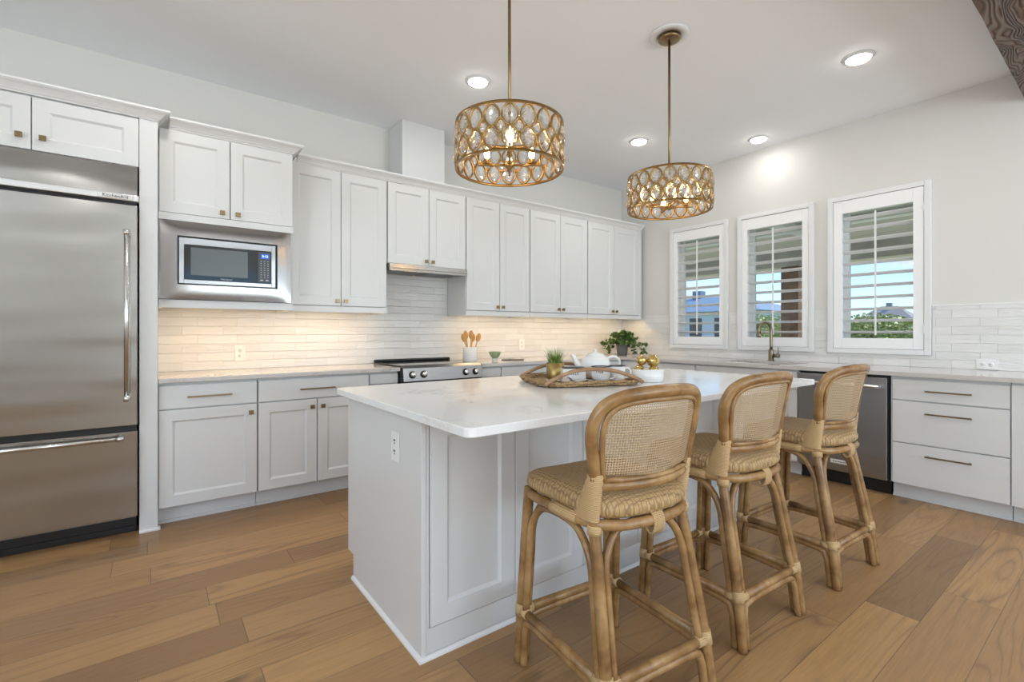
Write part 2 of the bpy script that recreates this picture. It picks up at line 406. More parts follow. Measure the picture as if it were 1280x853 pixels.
# ---------------------------------------------------------------- room shell
YA, XB, ZC = 4.22, 4.98, 3.07       # cabinet wall, window wall, ceiling
XL, YR = -4.0, -4.5                 # left wall, rear wall
def struct(name, mb, m, **kw): o = mb.build(name, m, **kw); o['kind'] = 'structure'; return o
struct('floor', MB().box(XL-.12, XB+.15, YR-.12, YA+.12, -.1, 0), M['floor'])
struct('ceiling', MB().box(XL-.12, XB+.15, YR-.12, YA+.12, ZC, ZC+.1), M['ceil'])
struct('wall_back', MB().box(XL-.12, XB+.15, YA, YA+.12, 0, ZC), M['wall'])
WIN = [(2.80, 3.385), (1.965, 2.55), (1.13, 1.69)]     # openings along y
WZ0, WZ1 = 1.09, 2.33
def wall_with_holes(name, axis, c0, c1, lo, hi, holes, m):
    mb = MB(); edges = [lo]
    for a, b, z0, z1 in sorted(holes): edges += [a, b]
    edges.append(hi)
    def bx(a, b, z0, z1):
        if axis == 'y': mb.box(c0, c1, a, b, z0, z1)
        else: mb.box(a, b, c0, c1, z0, z1)
    for i in range(0, len(edges), 2): bx(edges[i], edges[i+1], 0, ZC)
    for a, b, z0, z1 in holes: bx(a, b, 0, z0); bx(a, b, z1, ZC)
    return struct(name, mb, m)
wall_with_holes('wall_right', 'y', XB, XB+.15, YR-.12, YA, [(a, b, WZ0, WZ1) for a, b in WIN], M['wall'])
wall_with_holes('wall_rear', 'x', YR-.12, YR, XL-.12, XB, [(.4, 4.6, .3, 2.6)], M['wall'])
wall_with_holes('wall_left', 'y', XL-.12, XL, YR, YA, [(-3.1, 1.3, .3, 2.6)], M['wall'])
a, b = .4, 4.6
wm_ = MB()
for x in (a, 1.77, 3.17, b-.06): wm_.box(x, x+.06, YR-.11, YR-.03, .3, 2.6)
struct('window_4', wm_.box(a, b, YR-.11, YR-.03, .3, .36).box(a, b, YR-.11, YR-.03, 2.54, 2.6), M['trim'])  # unseen window frame, added around the opening for the rear fill light
wm_ = MB()
for y in (-3.1, -1.66, -.2, 1.24): wm_.box(XL-.11, XL-.03, y, y+.06, .3, 2.6)
struct('window_5', wm_.box(XL-.11, XL-.03, -3.1, 1.3, .3, .36).box(XL-.11, XL-.03, -3.1, 1.3, 2.54, 2.6), M['trim'])  # unseen side window frame, added to go with the side fill light
# rustic beam under the ceiling
bm = MB()
nx = 60; pts = []
random.seed(3)
for i in range(nx+1):
    x = XL+.01+(XB-XL-.02)*i/nx; j = lambda s: random.uniform(-s, s)
    pts += [(x, .26+j(.003), ZC-.002), (x, .26+j(.004), 2.85+j(.003)), (x, .53+j(.0025), 2.85+j(.0025)), (x, .53+j(.003), ZC-.002)]
fs = [(i*4+k, i*4+(k+1) % 4, (i+1)*4+(k+1) % 4, (i+1)*4+k) for i in range(nx) for k in range(4)]
bm.add(pts, [tuple(reversed(f)) for f in fs])
tag(bm.build('ceiling_beam', M['beam']), 'dark rustic wooden beam crossing the ceiling at the top right corner', 'beam')
# boxed chase above hood
tag(MB().box(1.74, 2.16, 3.93, YA-.001, 2.472, ZC-.001).build('vent_chase', M['cab'], bevel=.003), 'white boxed vent chase rising from the cabinets to the ceiling', 'duct cover')

# windows with plantation shutters
for wi, (a, b) in enumerate(WIN):
    w = thing('window_%d' % (wi+1), None, None, (XB, (a+b)/2, 1.0), -PI/2, kind='structure')
    w['label'] = ['white shuttered window nearest the upper cabinets', 'white shuttered window behind the faucet', 'white shuttered window furthest right'][wi]
    hw = (b-a)/2; oh = .365 if wi else .36; c = MB()
    z0, z1 = .01, 1.42
    # casing: frame of outer ring, front at local y=-.02 (local -y faces the room)
    def ring(mb, x, zz0, zz1, t, y0, y1):
        mb.box(-x, -x+t, y0, y1, zz0, zz1).box(x-t, x, y0, y1, zz0, zz1).box(-x+t, x-t, y0, y1, zz0, zz0+t).box(-x+t, x-t, y0, y1, zz1-t, zz1)
    ring(c, oh, z0, z1, .042, -.034, .002); c.build('casing', M['trim'], w, bevel=.003)
    p = MB(); xi = oh-.045; p0, p1 = z0+.045, z1-.045
    sw = xi-hw+.028
    p.box(-xi, -xi+sw, -.026, .004, p0, p1).box(xi-sw, xi, -.026, .004, p0, p1)
    p.box(-xi+sw, xi-sw, -.026, .004, p0, .145).box(-xi+sw, xi-sw, -.026, .004, 1.262, p1)
    p.build('shutter_panel', M['shutter'], w, bevel=.002)
    h = MB()
    for hz in (.22, 1.2): h.box(xi-.002, xi+.006, -.037, -.026, hz-.03, hz+.03)
    h.build('hinge', M['trim'], w)
    nl = 11; lx = xi-sw-.002
    lm = MB(); prof = []
    for k in range(12):
        q = 2*PI*k/12; prof.append((math.cos(q)*.044, math.sin(q)*.0055))
    lm.add([(-lx, y, z) for y, z in prof]+[(lx, y, z) for y, z in prof], [tuple(range(12)), tuple(reversed(range(12, 24)))]+[(k, k+12, (k+1) % 12+12, (k+1) % 12) for k in range(12)])
    first = None
    for k in range(nl):
        z = .145+.052+(1.262-.145-.100)*k/(nl-1)
        if first is None: first = lm.build('louver', M['shutter'], w, loc=(0, .02, z), rot=(math.radians(-13), 0, 0))
        else:
            q = first.copy(); COL.objects.link(q); q.location = (0, .02, z)
    MB().box(-.006, .006, -.040, -.028, .17, 1.24).build('tilt_rod', M['trim'], w)
    s = MB(); ring(s, hw-.003, WZ0-1+.003, WZ1-1-.003, .045, .085, .13); s.build('sash', M['trim'], w)
    MB().box(-hw+.045, hw-.045, .105, .109, WZ0-1+.045, WZ1-1-.045).build('pane', M['glass'], w)
    r = MB(); e = .003
    r.box(-hw+.0005, -hw+.004, .005, .145, WZ0-1, WZ1-1).box(hw-.004, hw-.0005, .005, .145, WZ0-1, WZ1-1); r.build('jamb', M['trim'], w)

# tile backsplash
TA = MB().box(.02, 1.565, YA-.009, YA-.0005, .915, 1.400).box(1.565, 2.345, YA-.009, YA-.0005, .915, 1.765).box(2.345, XB-.010, YA-.009, YA-.0005, .915, 1.400)
struct('trim_1', TA, M['tile_x'])['label'] = 'glossy handmade tile backsplash under the upper cabinets'
tb = MB(); lo, hi = -.60, YA-.0095
edges = sorted([(1.4075-.367, 1.4125+.367), (2.2575-.367, 2.2575+.367), (3.0925-.362, 3.0925+.362)])
tb.box(XB-.009, XB-.0005, lo, hi, .915, 1.008); x = lo
for a, b in edges: tb.box(XB-.009, XB-.0005, x, a, 1.008, 1.405); x = b
tb.box(XB-.009, XB-.0005, x, hi, 1.008, 1.405)
struct('trim_2', tb, M['tile_y'])['label'] = 'glossy handmade tile backsplash around the windows'
struct('trim_3', MB().box(XB-.011, XB-.0005, -.6, 1.04, 1.4055, 1.415), M['plastic'])

# ---------------------------------------------------------------- cabinets
def knob(parent, x, z, y0):
    return MB().box(x-.005, x+.005, y0-.016, y0, z-.005, z+.005).box(x-.0145, x+.0145, y0-.026, y0-.016, z-.0145, z+.0145).build('knob', M['brass'], parent, bevel=.0015)
def pull(parent, x0, x1, z, y0):
    return MB().box(x0+.008, x0+.016, y0-.026, y0, z-.004, z+.004).box(x1-.016, x1-.008, y0-.026, y0, z-.004, z+.004).box(x0, x1, y0-.036, y0-.026, z-.005, z+.005).build('bar_pull', M['brass'], parent, bevel=.001)
G = .0015
def cabinet(name, label, loc, rz, w, depth, z0, z1, fronts, toe=0, lip=0, group=None, light=None):
    t = thing(name, label, 'cabinet', loc, rz, group)
    c = MB(); e = .0008
    if toe and 'sink' in label:
        c.box(e, .02, .022, depth, toe, z1).box(w-.02, w-e, .022, depth, toe, z1).box(.02, w-.02, .022, depth, toe, toe+.018).box(.02, w-.02, .022, .03, toe+.018, z1).box(.02, w-.02, depth-.01, depth, toe+.018, z1)
        c.box(e, w-e, .08, depth, 0, toe).box(e, w-e, .068, .08, 0, .018)
    elif toe:
        c.box(e, w-e, .022, depth, toe, z1)
        c.box(e, w-e, .08, depth, 0, toe).box(e, w-e, .068, .08, 0, .018)
    else:
        c.box(e, w-e, .022, depth, z0, z1)
    if lip:
        c.box(e, w-e, .003, .022, z0-lip, z0+.001).box(e, e+.016, .022, depth, z0-lip, z0).box(w-e-.016, w-e, .022, depth, z0-lip, z0)
        c.box(e, w-e, .003, .022, z0, z0+.001)
    c.build('carcass', M['cab'], t)
    for fr in fronts:
        kind, x0, x1, a, b = fr[:5]
        if kind == 'door':
            d = MB().shaker(x0+G, x1-G, a+G, b-G, 0).build('door', M['cab'], t)
            if len(fr) > 5 and fr[5]: knob(d, fr[5][0], fr[5][1], 0)
        elif kind == 'drawer':
            d = MB().box(x0+G, x1-G, 0, .02, a+G, b-G).build('drawer', M['cab'], t, bevel=.0015)
            if len(fr) > 5 and fr[5]:
                if len(fr[5]) == 3: pull(d, *fr[5], 0)
                else: knob(d, fr[5][0], fr[5][1], 0)
        elif kind == 'panel':
            MB().box(x0+G, x1-G, .0, .02, a, b).build('filler_panel', M['cab'], t)
    if light:
        MB().box(.06, w-.06, .055, .08, z0-.012, z0-.0005).build('light_strip', M['led'], t)
        area_light('strip_lamp', (w/2, .068, z0-.014), (0, 0, 0), w-.14, .02, STRIP_W*w, (1, .68, .35), t)
    return t
DT = 2.470
FY, UY, MY = 3.63, 3.85, 3.68
# --- tall / fridge surround
cabinet('fridge_cabinet', 'white two-door cabinet above the refrigerator', (-.985, 3.60, 0), 0, .91, .615, 2.178, DT+.055,
        [('door', .0, .455, 2.178, DT-.005, (.455-.045, 2.245)), ('door', .457, .912, 2.178, DT-.005, (.457+.045, 2.245))])
p = thing('fridge_side_panel', 'tall white panel standing between the refrigerator and the base cabinets', 'panel', (-.072, 3.60, 0))
MB().box(0, .089, 0, .615, 0, DT+.055).build('board', M['cab'], p, bevel=.002)
MB().box(-.001, .101, -.012, .03, 0, .016).build('shoe_molding', M['trim'], p, bevel=.003)
p = thing('fridge_side_panel', 'tall white panel left of the refrigerator, at the frame edge', 'panel', (-1.08, 3.60, 0))
MB().box(0, .089, 0, .615, 0, DT+.055).build('board', M['cab'], p, bevel=.002)
# --- microwave cabinet
cabinet('microwave_cabinet', 'white two-door cabinet with the built-in microwave below its doors', (.019, MY, 0), 0, .779, YA-MY-.012, 1.902, DT+.001,
        [('door', .004, .385, 1.949, DT, (.355-.015, 1.985)), ('door', .388, .774, 1.949, DT, (.415+.015, 1.985)), ('panel', .0, .779, 1.904, 1.948)])
mc = [o for o in SC.objects if o.name.startswith('microwave_cabinet')][0]
MB().box(.001, .778, .003, YA-MY-.012, 1.388, 1.404).box(.001, .778, .003, .022, 1.352, 1.3885).box(.001, .018, .022, YA-MY-.012, 1.352, 1.3885).box(.761, .778, .022, YA-MY-.012, 1.352, 1.3885).box(.001, .02, .022, YA-MY-.012, 1.404, 1.902).box(.759, .778, .022, YA-MY-.012, 1.404, 1.902).box(.02, .759, YA-MY-.03, YA-MY-.012, 1.404, 1.902).build('lower_shelf', M['cab'], mc, bevel=.001)
MB().box(.06, .72, .06, .085, 1.376, 1.3875).build('light_strip', M['led'], mc)
area_light('strip_lamp', (.39, .075, 1.374), (0, 0, 0), .64, .02, STRIP_W*1.5, (1, .68, .34), mc)
# --- uppers on long wall
U = [('tall white two-door upper cabinet between the microwave and the hood', .800, 1.569, 1.403, 1.186),
     ('short white two-door cabinet directly above the range hood', 1.571, 2.343, 1.782, 1.958),
     ('first white two-door upper cabinet to the right of the hood', 2.345, 3.115, 1.403, 2.731),
     ('middle white two-door upper cabinet to the right of the hood', 3.117, 3.964, 1.403, 3.541),
     ('last white two-door upper cabinet, next to the window wall', 3.966, 4.925, 1.403, 4.41)]
for lab, x0, x1, zb, sp in U:
    w = x1-x0; s = sp-x0; rightmost = x1 > 4.9; xe = w-.06 if rightmost else w-.004
    short = zb > 1.5
    kz = zb+.04
    fr = [('door', .004, s, zb+.002, DT, (s-.032, kz)), ('door', s+.002, xe, zb+.002, DT, (s+.034, kz))]
    if rightmost: fr.append(('panel', xe, w, zb, DT))
    cabinet('upper_cabinet', lab, (x0, UY, 0), 0, w, YA-UY-.012, zb if short else 1.400, DT+.001, fr, lip=0 if short else .045,
            group='white upper cabinets on the long wall', light=None if short else True)
cprof = [(.0005, 2.472), (.004, 2.472), (.008, 2.480), (.014, 2.483), (.020, 2.492), (.034, 2.506), (.046, 2.513), (.052, 2.514), (.056, 2.520), (.060, 2.521), (.060, 2.531), (.0005, 2.531)]
def crown(label, path):
    o = MB().sweep(cprof, path).build('crown_molding', M['trim']); tag(o, label, 'molding', 'crown moldings on the cabinets')
crown('stepped white crown molding on top of the fridge cabinet', [(-1.08, 3.6), (.017, 3.6), (.017, YA-.002)])
crown('stepped white crown molding on top of the microwave cabinet', [(.078, MY), (.797, MY), (.797, YA-.002)])
crown('long white crown molding along the row of upper cabinets', [(.858, UY), (4.918, UY)])

# --- base cabinets on long wall
CT = .884        # underside of worktop
def kz(z): return z
cabinet('base_cabinet', 'white base cabinet with one drawer and one door beside the refrigerator panel', (.018, FY, 0), 0, .543, .58, 0, CT-.001,
        [('drawer', .002, .540, .720, .868, (.147, .391, .792)), ('door', .002, .540, .114, .716, (.502, .660))], toe=.11)
cabinet('base_cabinet', 'wide white base cabinet with one drawer over two doors', (.562, FY, 0), 0, .772, .58, 0, CT-.001,
        [('drawer', .003, .769, .720, .868, (.264, .508, .792)), ('door', .003, .385, .114, .716, (.350, .660)), ('door', .388, .769, .114, .716, (.423, .660))], toe=.11)
cabinet('base_cabinet', 'narrow white base cabinet with a knob just left of the range', (1.335, FY, 0), 0, .240, .58, 0, CT-.001,
        [('drawer', .003, .236, .790, .868, None), ('door', .003, .236, .114, .786, (.205, .765))], toe=.11)
cabinet('base_cabinet', 'narrow white base cabinet with a knob just right of the range', (2.352, FY, 0), 0, .238, .58, 0, CT-.001,
        [('drawer', .003, .235, .790, .868, None), ('door', .003, .235, .114, .786, (.030, .765))], toe=.11)
cabinet('base_cabinet', 'wide white base cabinet under the green bowl', (2.592, FY, 0), 0, .90, .58, 0, CT-.001,
        [('drawer', .003, .897, .720, .868, (.32, .58, .792)), ('door', .003, .448, .114, .716, (.41, .66)), ('door', .451, .897, .114, .716, (.49, .66))], toe=.11)
cabinet('base_cabinet', 'white base cabinet reaching the corner by the potted ivy', (3.494, FY, 0), 0, .788, .58, 0, CT-.001,
        [('drawer', .003, .785, .720, .868, (.26, .52, .792)), ('door', .003, .785, .114, .716, (.04, .66))], toe=.11)
# --- base cabinets on window wall (local x runs towards -y)
FX = 4.285
def bc(label, y0, y1, fronts, **k): return cabinet('base_cabinet', label, (FX, y0, 0), -PI/2, y0-y1, .69, 0, CT-.001, fronts, toe=.11, **k)
w = 3.628-2.699
bc('white corner base cabinet under the window wall counter', 3.628, 2.699, [('panel', 0, .0195, .112, .868), ('drawer', .02, w-.003, .720, .868, (.33, .58, .792)), ('door', .02, w-.003, .114, .716, (w-.05, .66))])
w = 2.697-1.756
bc('white two-door sink cabinet left of the dishwasher', 2.697, 1.756, [('panel', .003, w-.003, .722, .868), ('door', .003, w/2, .114, .716, (w/2-.04, .66)), ('door', w/2+.002, w-.003, .114, .716, (w/2+.04, .66))])
bc('white drawer cabinet right of the dishwasher, three brass pulls', 1.134, .521, [('drawer', .013, .611, .714, .862, (.202, .440, .787)), ('drawer', .013, .611, .410, .709, (.202, .440, .630)), ('drawer', .013, .611, .112, .405, (.202, .440, .335))])
bc('plain white end cabinet at the right edge of the photo', .519, -.58, [('panel', .0, 1.099, .112, .868)])

# --- worktops
def slab(name, label, mb, m): return tag(mb.build(name, m, bevel=.004), label, 'worktop')
slab('worktop', 'taupe quartz worktop between refrigerator and range', MB().prism([(.019, 3.598), (1.578, 3.598), (1.578, YA-.001), (.019, YA-.001)], CT, .914), M['quartz2'])
SY0, SY1, SX0, SX1 = 1.86, 2.56, 4.40, 4.80      # sink hole
wt = MB(); XF = FX-.03
wt.box(2.349, XF, 3.598, YA-.001, CT, .914).box(XF, XB-.001, SY1, YA-.001, CT, .914)
wt.box(XF, SX0, SY0, SY1, CT, .914).box(SX1, XB-.001, SY0, SY1, CT, .914).box(XF, XB-.001, -.58, SY0, CT, .914)
tag(wt.build('worktop', M['quartz2']), 'long L-shaped taupe quartz worktop running from the range under the windows', 'worktop')
sk = thing('sink', 'undermounted steel sink in the worktop below the windows', 'sink', ((SX0+SX1)/2, (SY0+SY1)/2, .69))
hx, hy = (SX1-SX0)/2, (SY1-SY0)/2; b = MB(); e = .004
b.box(-hx-.01, -hx, -hy, hy, 0, .193).box(hx, hx+.01, -hy, hy, 0, .193).box(-hx, hx, -hy-.01, -hy, 0, .193).box(-hx, hx, hy, hy+.01, 0, .193).box(-hx, hx, -hy, hy, 0, .006)
b.build('basin', M['steelv'], sk, bevel=.001); MB().lathe([(0, .0065), (.035, .0065), (.045, .0085), (.045, .006)], 24).build('drain', M['chrome'], sk)
# faucet
fc = thing('faucet', 'bronze gooseneck faucet with side lever in front of the middle window', 'faucet', (4.86, 2.235, .914), 0)
MB().lathe([(0, 0), (.03, 0), (.03, .006), (.024, .01), (.024, .10), (.02, .115), (.0, .115)], 24).build('body', M['faucet'], fc)
dx, dy = -.93, .36
pp = [(0, 0, .10), (0, 0, .27)]
R = .075
for k in range(0, 11):
    a = PI*k/10*1.08; pp.append((dx*(R-R*math.cos(a)), dy*(R-R*math.cos(a)), .30+R*math.sin(a)))
pts = crv(pp, 3)
MB().tube(pts, .0135, 14).build('spout', M['faucet'], fc)
e = pts[-1]; d = (pts[-1]-pts[-3]).normalized()
MB().tube([e-d*.01, e+d*.045, e+d*.05], [.0165, .0175, .014], 14).build('spray_head', M['faucet'], fc)
lv = MB().tube([(0, -.02, .05), (0, -.075, .05)], .017, 14).tube([(0, -.066, .05), (.0, -.066, .135)], .0045, 10).build('lever', M['faucet'], fc)

# ---------------------------------------------------------------- refrigerator
fr = thing('refrigerator', 'large stainless steel built-in refrigerator with bottom freezer drawer', 'refrigerator', (-.985, 3.585, 0))
MB().box(.012, .898, .05, .60, .095, 2.172).build('cabinet_body', M['steelv'], fr)
MB().box(.012, .898, .075, .58, .002, .094).box(.02, .89, .065, .075, .012, .04).build('toe_grille', M['black'], fr)
MB().box(.006, .905, .0, .05, 2.000, 2.172).build('top_grille', M['steel'], fr, bevel=.003)
MB().box(.004, .912, -.022, .05, 1.962, 1.999).build('trim_bar', M['chrome'] if 0 else mat('satin_trim', (.72, .72, .72), .35, .9), fr, bevel=.004)
dr = MB().box(.006, .905, -.018, .05, .652, 1.940).build('door', M['steel'], fr, bevel=.004)
def bar_handle(parent, p0, p1, r, off, m=None):
    m = m or M['chrome_s']; a = Vector(p0); b = Vector(p1); d = (b-a).normalized(); g = MB()
    g.tube([a, b], r, 16)
    for q in (a, b):
        s = d if (q-a).length < 1e-6 else -d
        g.tube([q, q+s*.03], r*1.25, 16); g.tube([q+s*.015, q+s*.015+Vector((0, off, 0))], r*.9, 12)
    return g.build('handle', m, parent)
M['chrome_s'] = mat('satin_steel', (.66, .65, .63), .24, 1)
bar_handle(dr, (.858, -.07, .800), (.858, -.07, 1.785), .0125, .052)
dw = MB().box(.006, .905, -.018, .05, .118, .618).build('freezer_drawer', M['steel'], fr, bevel=.004)
bar_handle(dw, (.06, -.07, .588), (.845, -.07, .588), .0125, .052)
MB().box(.010, .900, .02, .05, .618, .652).build('gasket', M['black'], fr)
MB().box(.010, .900, .02, .05, 1.940, 1.962).build('gasket', M['black'], fr)
bd = MB().box(.725, .885, -.0245, -.022, 1.967, 1.993).build('badge', M['chrome_s'], fr, bevel=.001)
text('KitchenAid', .026, M['ink'], bd, (.805, -.0252, 1.980), (PI/2, 0, 0))

# ---------------------------------------------------------------- microwave
mw = thing('microwave', 'stainless built-in microwave with wide trim frame', 'microwave', (.020, 3.66, 1.406))
MW, MH = .757, .494
f = MB()
x0, x1, z0, z1 = .094, .668, .092, .400
def bowed(mb, xa, xb, za, zb): mb.box(xa, xb, .0, .018, za, zb)
f.box(0, x0, 0, .018, 0, MH).box(x1, MW, 0, .018, 0, MH).box(x0, x1, 0, .018, 0, z0).box(x0, x1, 0, .018, z1, MH)
def m_bowed():                                     # stamped frame: bowed sheet gives broad highlights
    m = mat('bowed_steel', (.31, .295, .285), .2, 1); return m
def pillow(mb, X0, X1, Z0, Z1, hx0, hx1, hz0, hz1, nx, nz):
    xs = sorted(set([X0+(X1-X0)*i/nx for i in range(nx+1)]+[hx0, hx1])); zs = sorted(set([Z0+(Z1-Z0)*i/nz for i in range(nz+1)]+[hz0, hz1])); V = []; F = []
    def yy(x, z): 
        u = (x-X0)/(X1-X0); v = (z-Z0)/(Z1-Z0); return -.010*(1-(2*u-1)**6)*(1-(2*v-1)**6)-.002
    for z in zs:
        for x in xs: V.append((x, yy(x, z), z))
    n = len(xs)
    for j in range(len(zs)-1):
        for i in range(n-1):
            cx, cz = (xs[i]+xs[i+1])/2, (zs[j]+zs[j+1])/2
            if hx0 < cx < hx1 and hz0 < cz < hz1: continue
            F.append((j*n+i, j*n+i+1, (j+1)*n+i+1, (j+1)*n+i))
    mb.add(V, F, True)
f2 = MB(); pillow(f2, 0, MW, 0, MH, x0, x1, z0, z1, 40, 26)
f2.box(0, MW, .0, .017, 0, .004).box(0, MW, 0, .017, MH-.004, MH).box(0, .004, 0, .017, 0, MH).box(MW-.004, MW, 0, .017, 0, MH)
f2.box(x0-.003, x0, -.010, .02, z0, z1).box(x1, x1+.003, -.010, .02, z0, z1).box(x0, x1, -.010, .02, z0-.003, z0).box(x0, x1, -.010, .02, z1, z1+.003)
f2.build('trim_frame', m_bowed(), mw)
MB().box(x0+.001, x1-.001, .012, .40, z0+.001, z1-.001).build('body', M['black'], mw)
g = MB(); a, b, c, d = x0+.010, x1-.012, z0+.008, z1-.010
ia, ib, ic, id_ = a+.026, b-.026, c+.026, d-.042
g.box(a, ia, -.008, .0115, c, d).box(ib, b, -.008, .0115, c, d).box(ia, ib, -.008, .0115, c, ic).box(ia, ib, -.008, .0115, id_, d)
g.build('door_frame', M['steelv'], mw, bevel=.002)
MB().box(ia, ib, -.006, .0115, ic, id_).build('front_glass', M['glassblack'], mw)
MB().box(ia+.035, ib-.145, -.0068, -.0061, ic+.030, id_-.016).build('viewing_window', mat('mesh_window', (.10, .115, .12), .25), mw)
text('Whirlpool', .016, M['button'], mw, ((ia+ib)/2-.02, -.0069, ic+.012), (PI/2, 0, 0), name='brand_lettering')
kp = MB().box(ib-.082, ib-.008, -.0072, -.0061, ic+.008, id_-.008).build('keypad', mat('keypad_panel', (.035, .04, .043), .3), mw)
MB().box(ib-.066, ib-.014, -.0082, -.0073, id_-.052, id_-.020).build('display', M['display'], kp)
text('5:12', .022, M['digit'], kp, (ib-.040, -.0088, id_-.036), (PI/2, 0, 0), name='clock_digits')
bt = MB()
for r in range(8):
    for cc in range(3):
        X = ib-.068+cc*.021; Z = id_-.072-r*.0155; bt.box(X, X+.008, -.0079, -.0073, Z, Z+.004)
for X in (ib-.070, ib-.036): MB().box(X, X+.018, -.0079, -.0073, ic+.018, ic+.026).build('start_button', M['button'], kp)
bt.build('keypad_marks', M['button'], kp)

# ---------------------------------------------------------------- range
rg = thing('range', 'stainless slide-in range with black glass cooktop and four knobs', 'range', (1.581, 3.585, 0))
RW = .762
MB().box(.004, RW-.004, .03, .60, .10, .905).build('body', M['black'], rg)
MB().box(.03, RW-.03, .08, .58, .0, .099).build('toe_base', M['black'], rg)
MB().box(-.0, RW, .028, .60, .9155, .927).build('cooktop', M['glassblack'], rg, bevel=.003)
MB().box(.0, RW, .565, .61, .9275, .950).build('rear_vent', M['black'], rg, bevel=.008)
cp = MB(); prof = [(-.030, .800), (-.012, .905), (.028, .926), (.045, .926), (.045, .800)]
cp.add([(.006, y, z) for y, z in prof]+[(RW-.006, y, z) for y, z in prof], [(0, 1, 2, 3, 4)[::-1], (5, 6, 7, 8, 9)]+[(k, (k+1) % 5, (k+1) % 5+5, k+5)[::1] for k in range(5)])
cpo = cp.build('control_panel', M['steelv'], rg, bevel=.002)
nrm = Vector((0, -.985, .169))
for kx in (.085, .185, .585, .685):
    c0 = Vector((kx, -.0215, .852)); kb = MB()
    MB().tube([c0, c0+nrm*.006], .030, 24).build('knob_bezel', M['black'], rg); kb.tube([c0+nrm*.006, c0+nrm*.022, c0+nrm*.034, c0+nrm*.036], [.023, .022, .019, .015], 24)
    kb.build('knob', M['chrome'], rg)
od = MB().box(.008, RW-.008, -.012, .028, .262, .778).build('oven_door', M['steel'], rg, bevel=.004)
MB().box(.12, RW-.12, -.0135, -.0121, .36, .66).build('oven_window', M['glassblack'], od)
bar_handle(od, (.05, -.06, .735), (RW-.05, -.06, .735), .012, .048)
MB().box(.008, RW-.008, -.012, .028, .105, .252).build('storage_drawer', M['steel'], rg, bevel=.004)
MB().box(.0, .0038, -.008, .60, .105, .913).box(RW-.0038, RW, -.008, .60, .105, .913).build('side_gasket', M['black'], rg)
# hood
hd = thing('range_hood', 'slim stainless hood tucked under the short cabinet', 'range hood', (1.577, 3.815, 1.718))
MB().box(0, .758, 0, .39, .022, .062).build('housing', M['steel'], hd, bevel=.002)
MB().box(.0, .758, 0, .018, .0, .0215).build('front_lip', M['steel'], hd, bevel=.002)
flt = MB()
for k in range(2):
    X = .04+k*.35; flt.box(X, X+.32, .05, .34, .010, .0215)
    for j in range(14): flt.box(X+.01+j*.022, X+.02+j*.022, .06, .33, .006, .0105)
flt.build('filter', M['steelv'], hd)

# ---------------------------------------------------------------- dishwasher
dwr = thing('dishwasher', 'stainless dishwasher with bar handle under the window worktop', 'dishwasher', (FX, 1.752, 0), -PI/2)
dm = .612
MB().box(.004, dm-.004, .03, .60, .10, .880).build('tub', M['black'], dwr)
MB().box(.004, dm-.004, .07, .58, .0, .099).build('toe_kick', M['black'], dwr)
dd = MB().box(.008, dm-.008, -.012, .03, .112, .862).build('door', M['steelv'], dwr, bevel=.004)
g = MB().tube([(.045, -.055, .800), (dm-.045, -.055, .800)], .0125, 16)
for X in (.055, dm-.055): g.box(X-.014, X+.014, -.066, -.012, .786, .814)
g.build('handle', M['chrome_s'], dd)
bd = MB().box(.240, .372, -.0145, -.012, .172, .202).build('badge', M['plastic'], dwr, bevel=.001)
text('KitchenAid', .022, M['ink'], bd, (.306, -.0152, .187), (PI/2, 0, 0))

# ---------------------------------------------------------------- island
IX0, IX1, IY0, IY1 = .775, 3.06, 1.585, 2.40
isl = thing('kitchen_island', 'white panelled kitchen island under two pendant lights', 'island', (IX0, IY0, 0))
L, D = IX1-IX0, IY1-IY0
MB().box(.02, L-.02, .022, D-.02, .11, .8835).box(.02, L-.02, .022, D-.09, 0, .11).build('carcass', M['cab'], isl)
def endp(x0, x1):
    mb = MB(); mb.add([(x0, .0, 0), (x0, D-.075, 0), (x0, D-.075, .115), (x0, D, .115), (x0, D, .8835), (x0, 0, .8835)]+[(x1, .0, 0), (x1, D-.075, 0), (x1, D-.075, .115), (x1, D, .115), (x1, D, .8835), (x1, 0, .8835)],
        [tuple(range(6)), tuple(reversed(range(6, 12)))]+[((i+1) % 6, i, i+6, (i+1) % 6+6) for i in range(6)]); return mb
endp(0, .0195).build('end_panel', M['cab'], isl, bevel=.0015); endp(L-.0195, L).build('end_panel', M['cab'], isl, bevel=.0015)
MB().box(.0205, .034, .004, .021, .0, .883).build('corner_stile', M['cab'], isl, bevel=.001)
edges = [.036, .430, .828, 1.226, 1.624, 2.022, L-.022]
for a, b in zip(edges[:-1], edges[1:]):
    MB().shaker(a+.0015, b-.0015, .110, .880, .0, .02, .070).build('door_panel', M['cab'], isl)
MB().box(.0205, L-.0205, .0035, .0215, .001, .107).build('base_board', M['cab'], isl)
sh = MB(); pr = [(0, 0), (.012, 0), (.011, .008), (.006, .014), (0, .016)]
sh.sweep(pr, [(-.0001, D-.076), (-.0001, -.0001), (L+.0001, -.0001), (L+.0001, D-.076)][::1])
sh.build('shoe_molding', M['trim'], isl)
for k in range(4):
    a = .03+k*.557; b = a+.552
    d = MB().shaker(a, b, .12, .70, 0).build('door', M['cab'], isl, loc=(L, D, 0), rot=(0, 0, PI)); knob(d, b-.04, .66, 0)
    d = MB().box(a, b, 0, .02, .705, .87).build('drawer', M['cab'], isl, loc=(L, D, 0), rot=(0, 0, PI), bevel=.0015); pull(d, a+.17, a+.38, .79, 0)
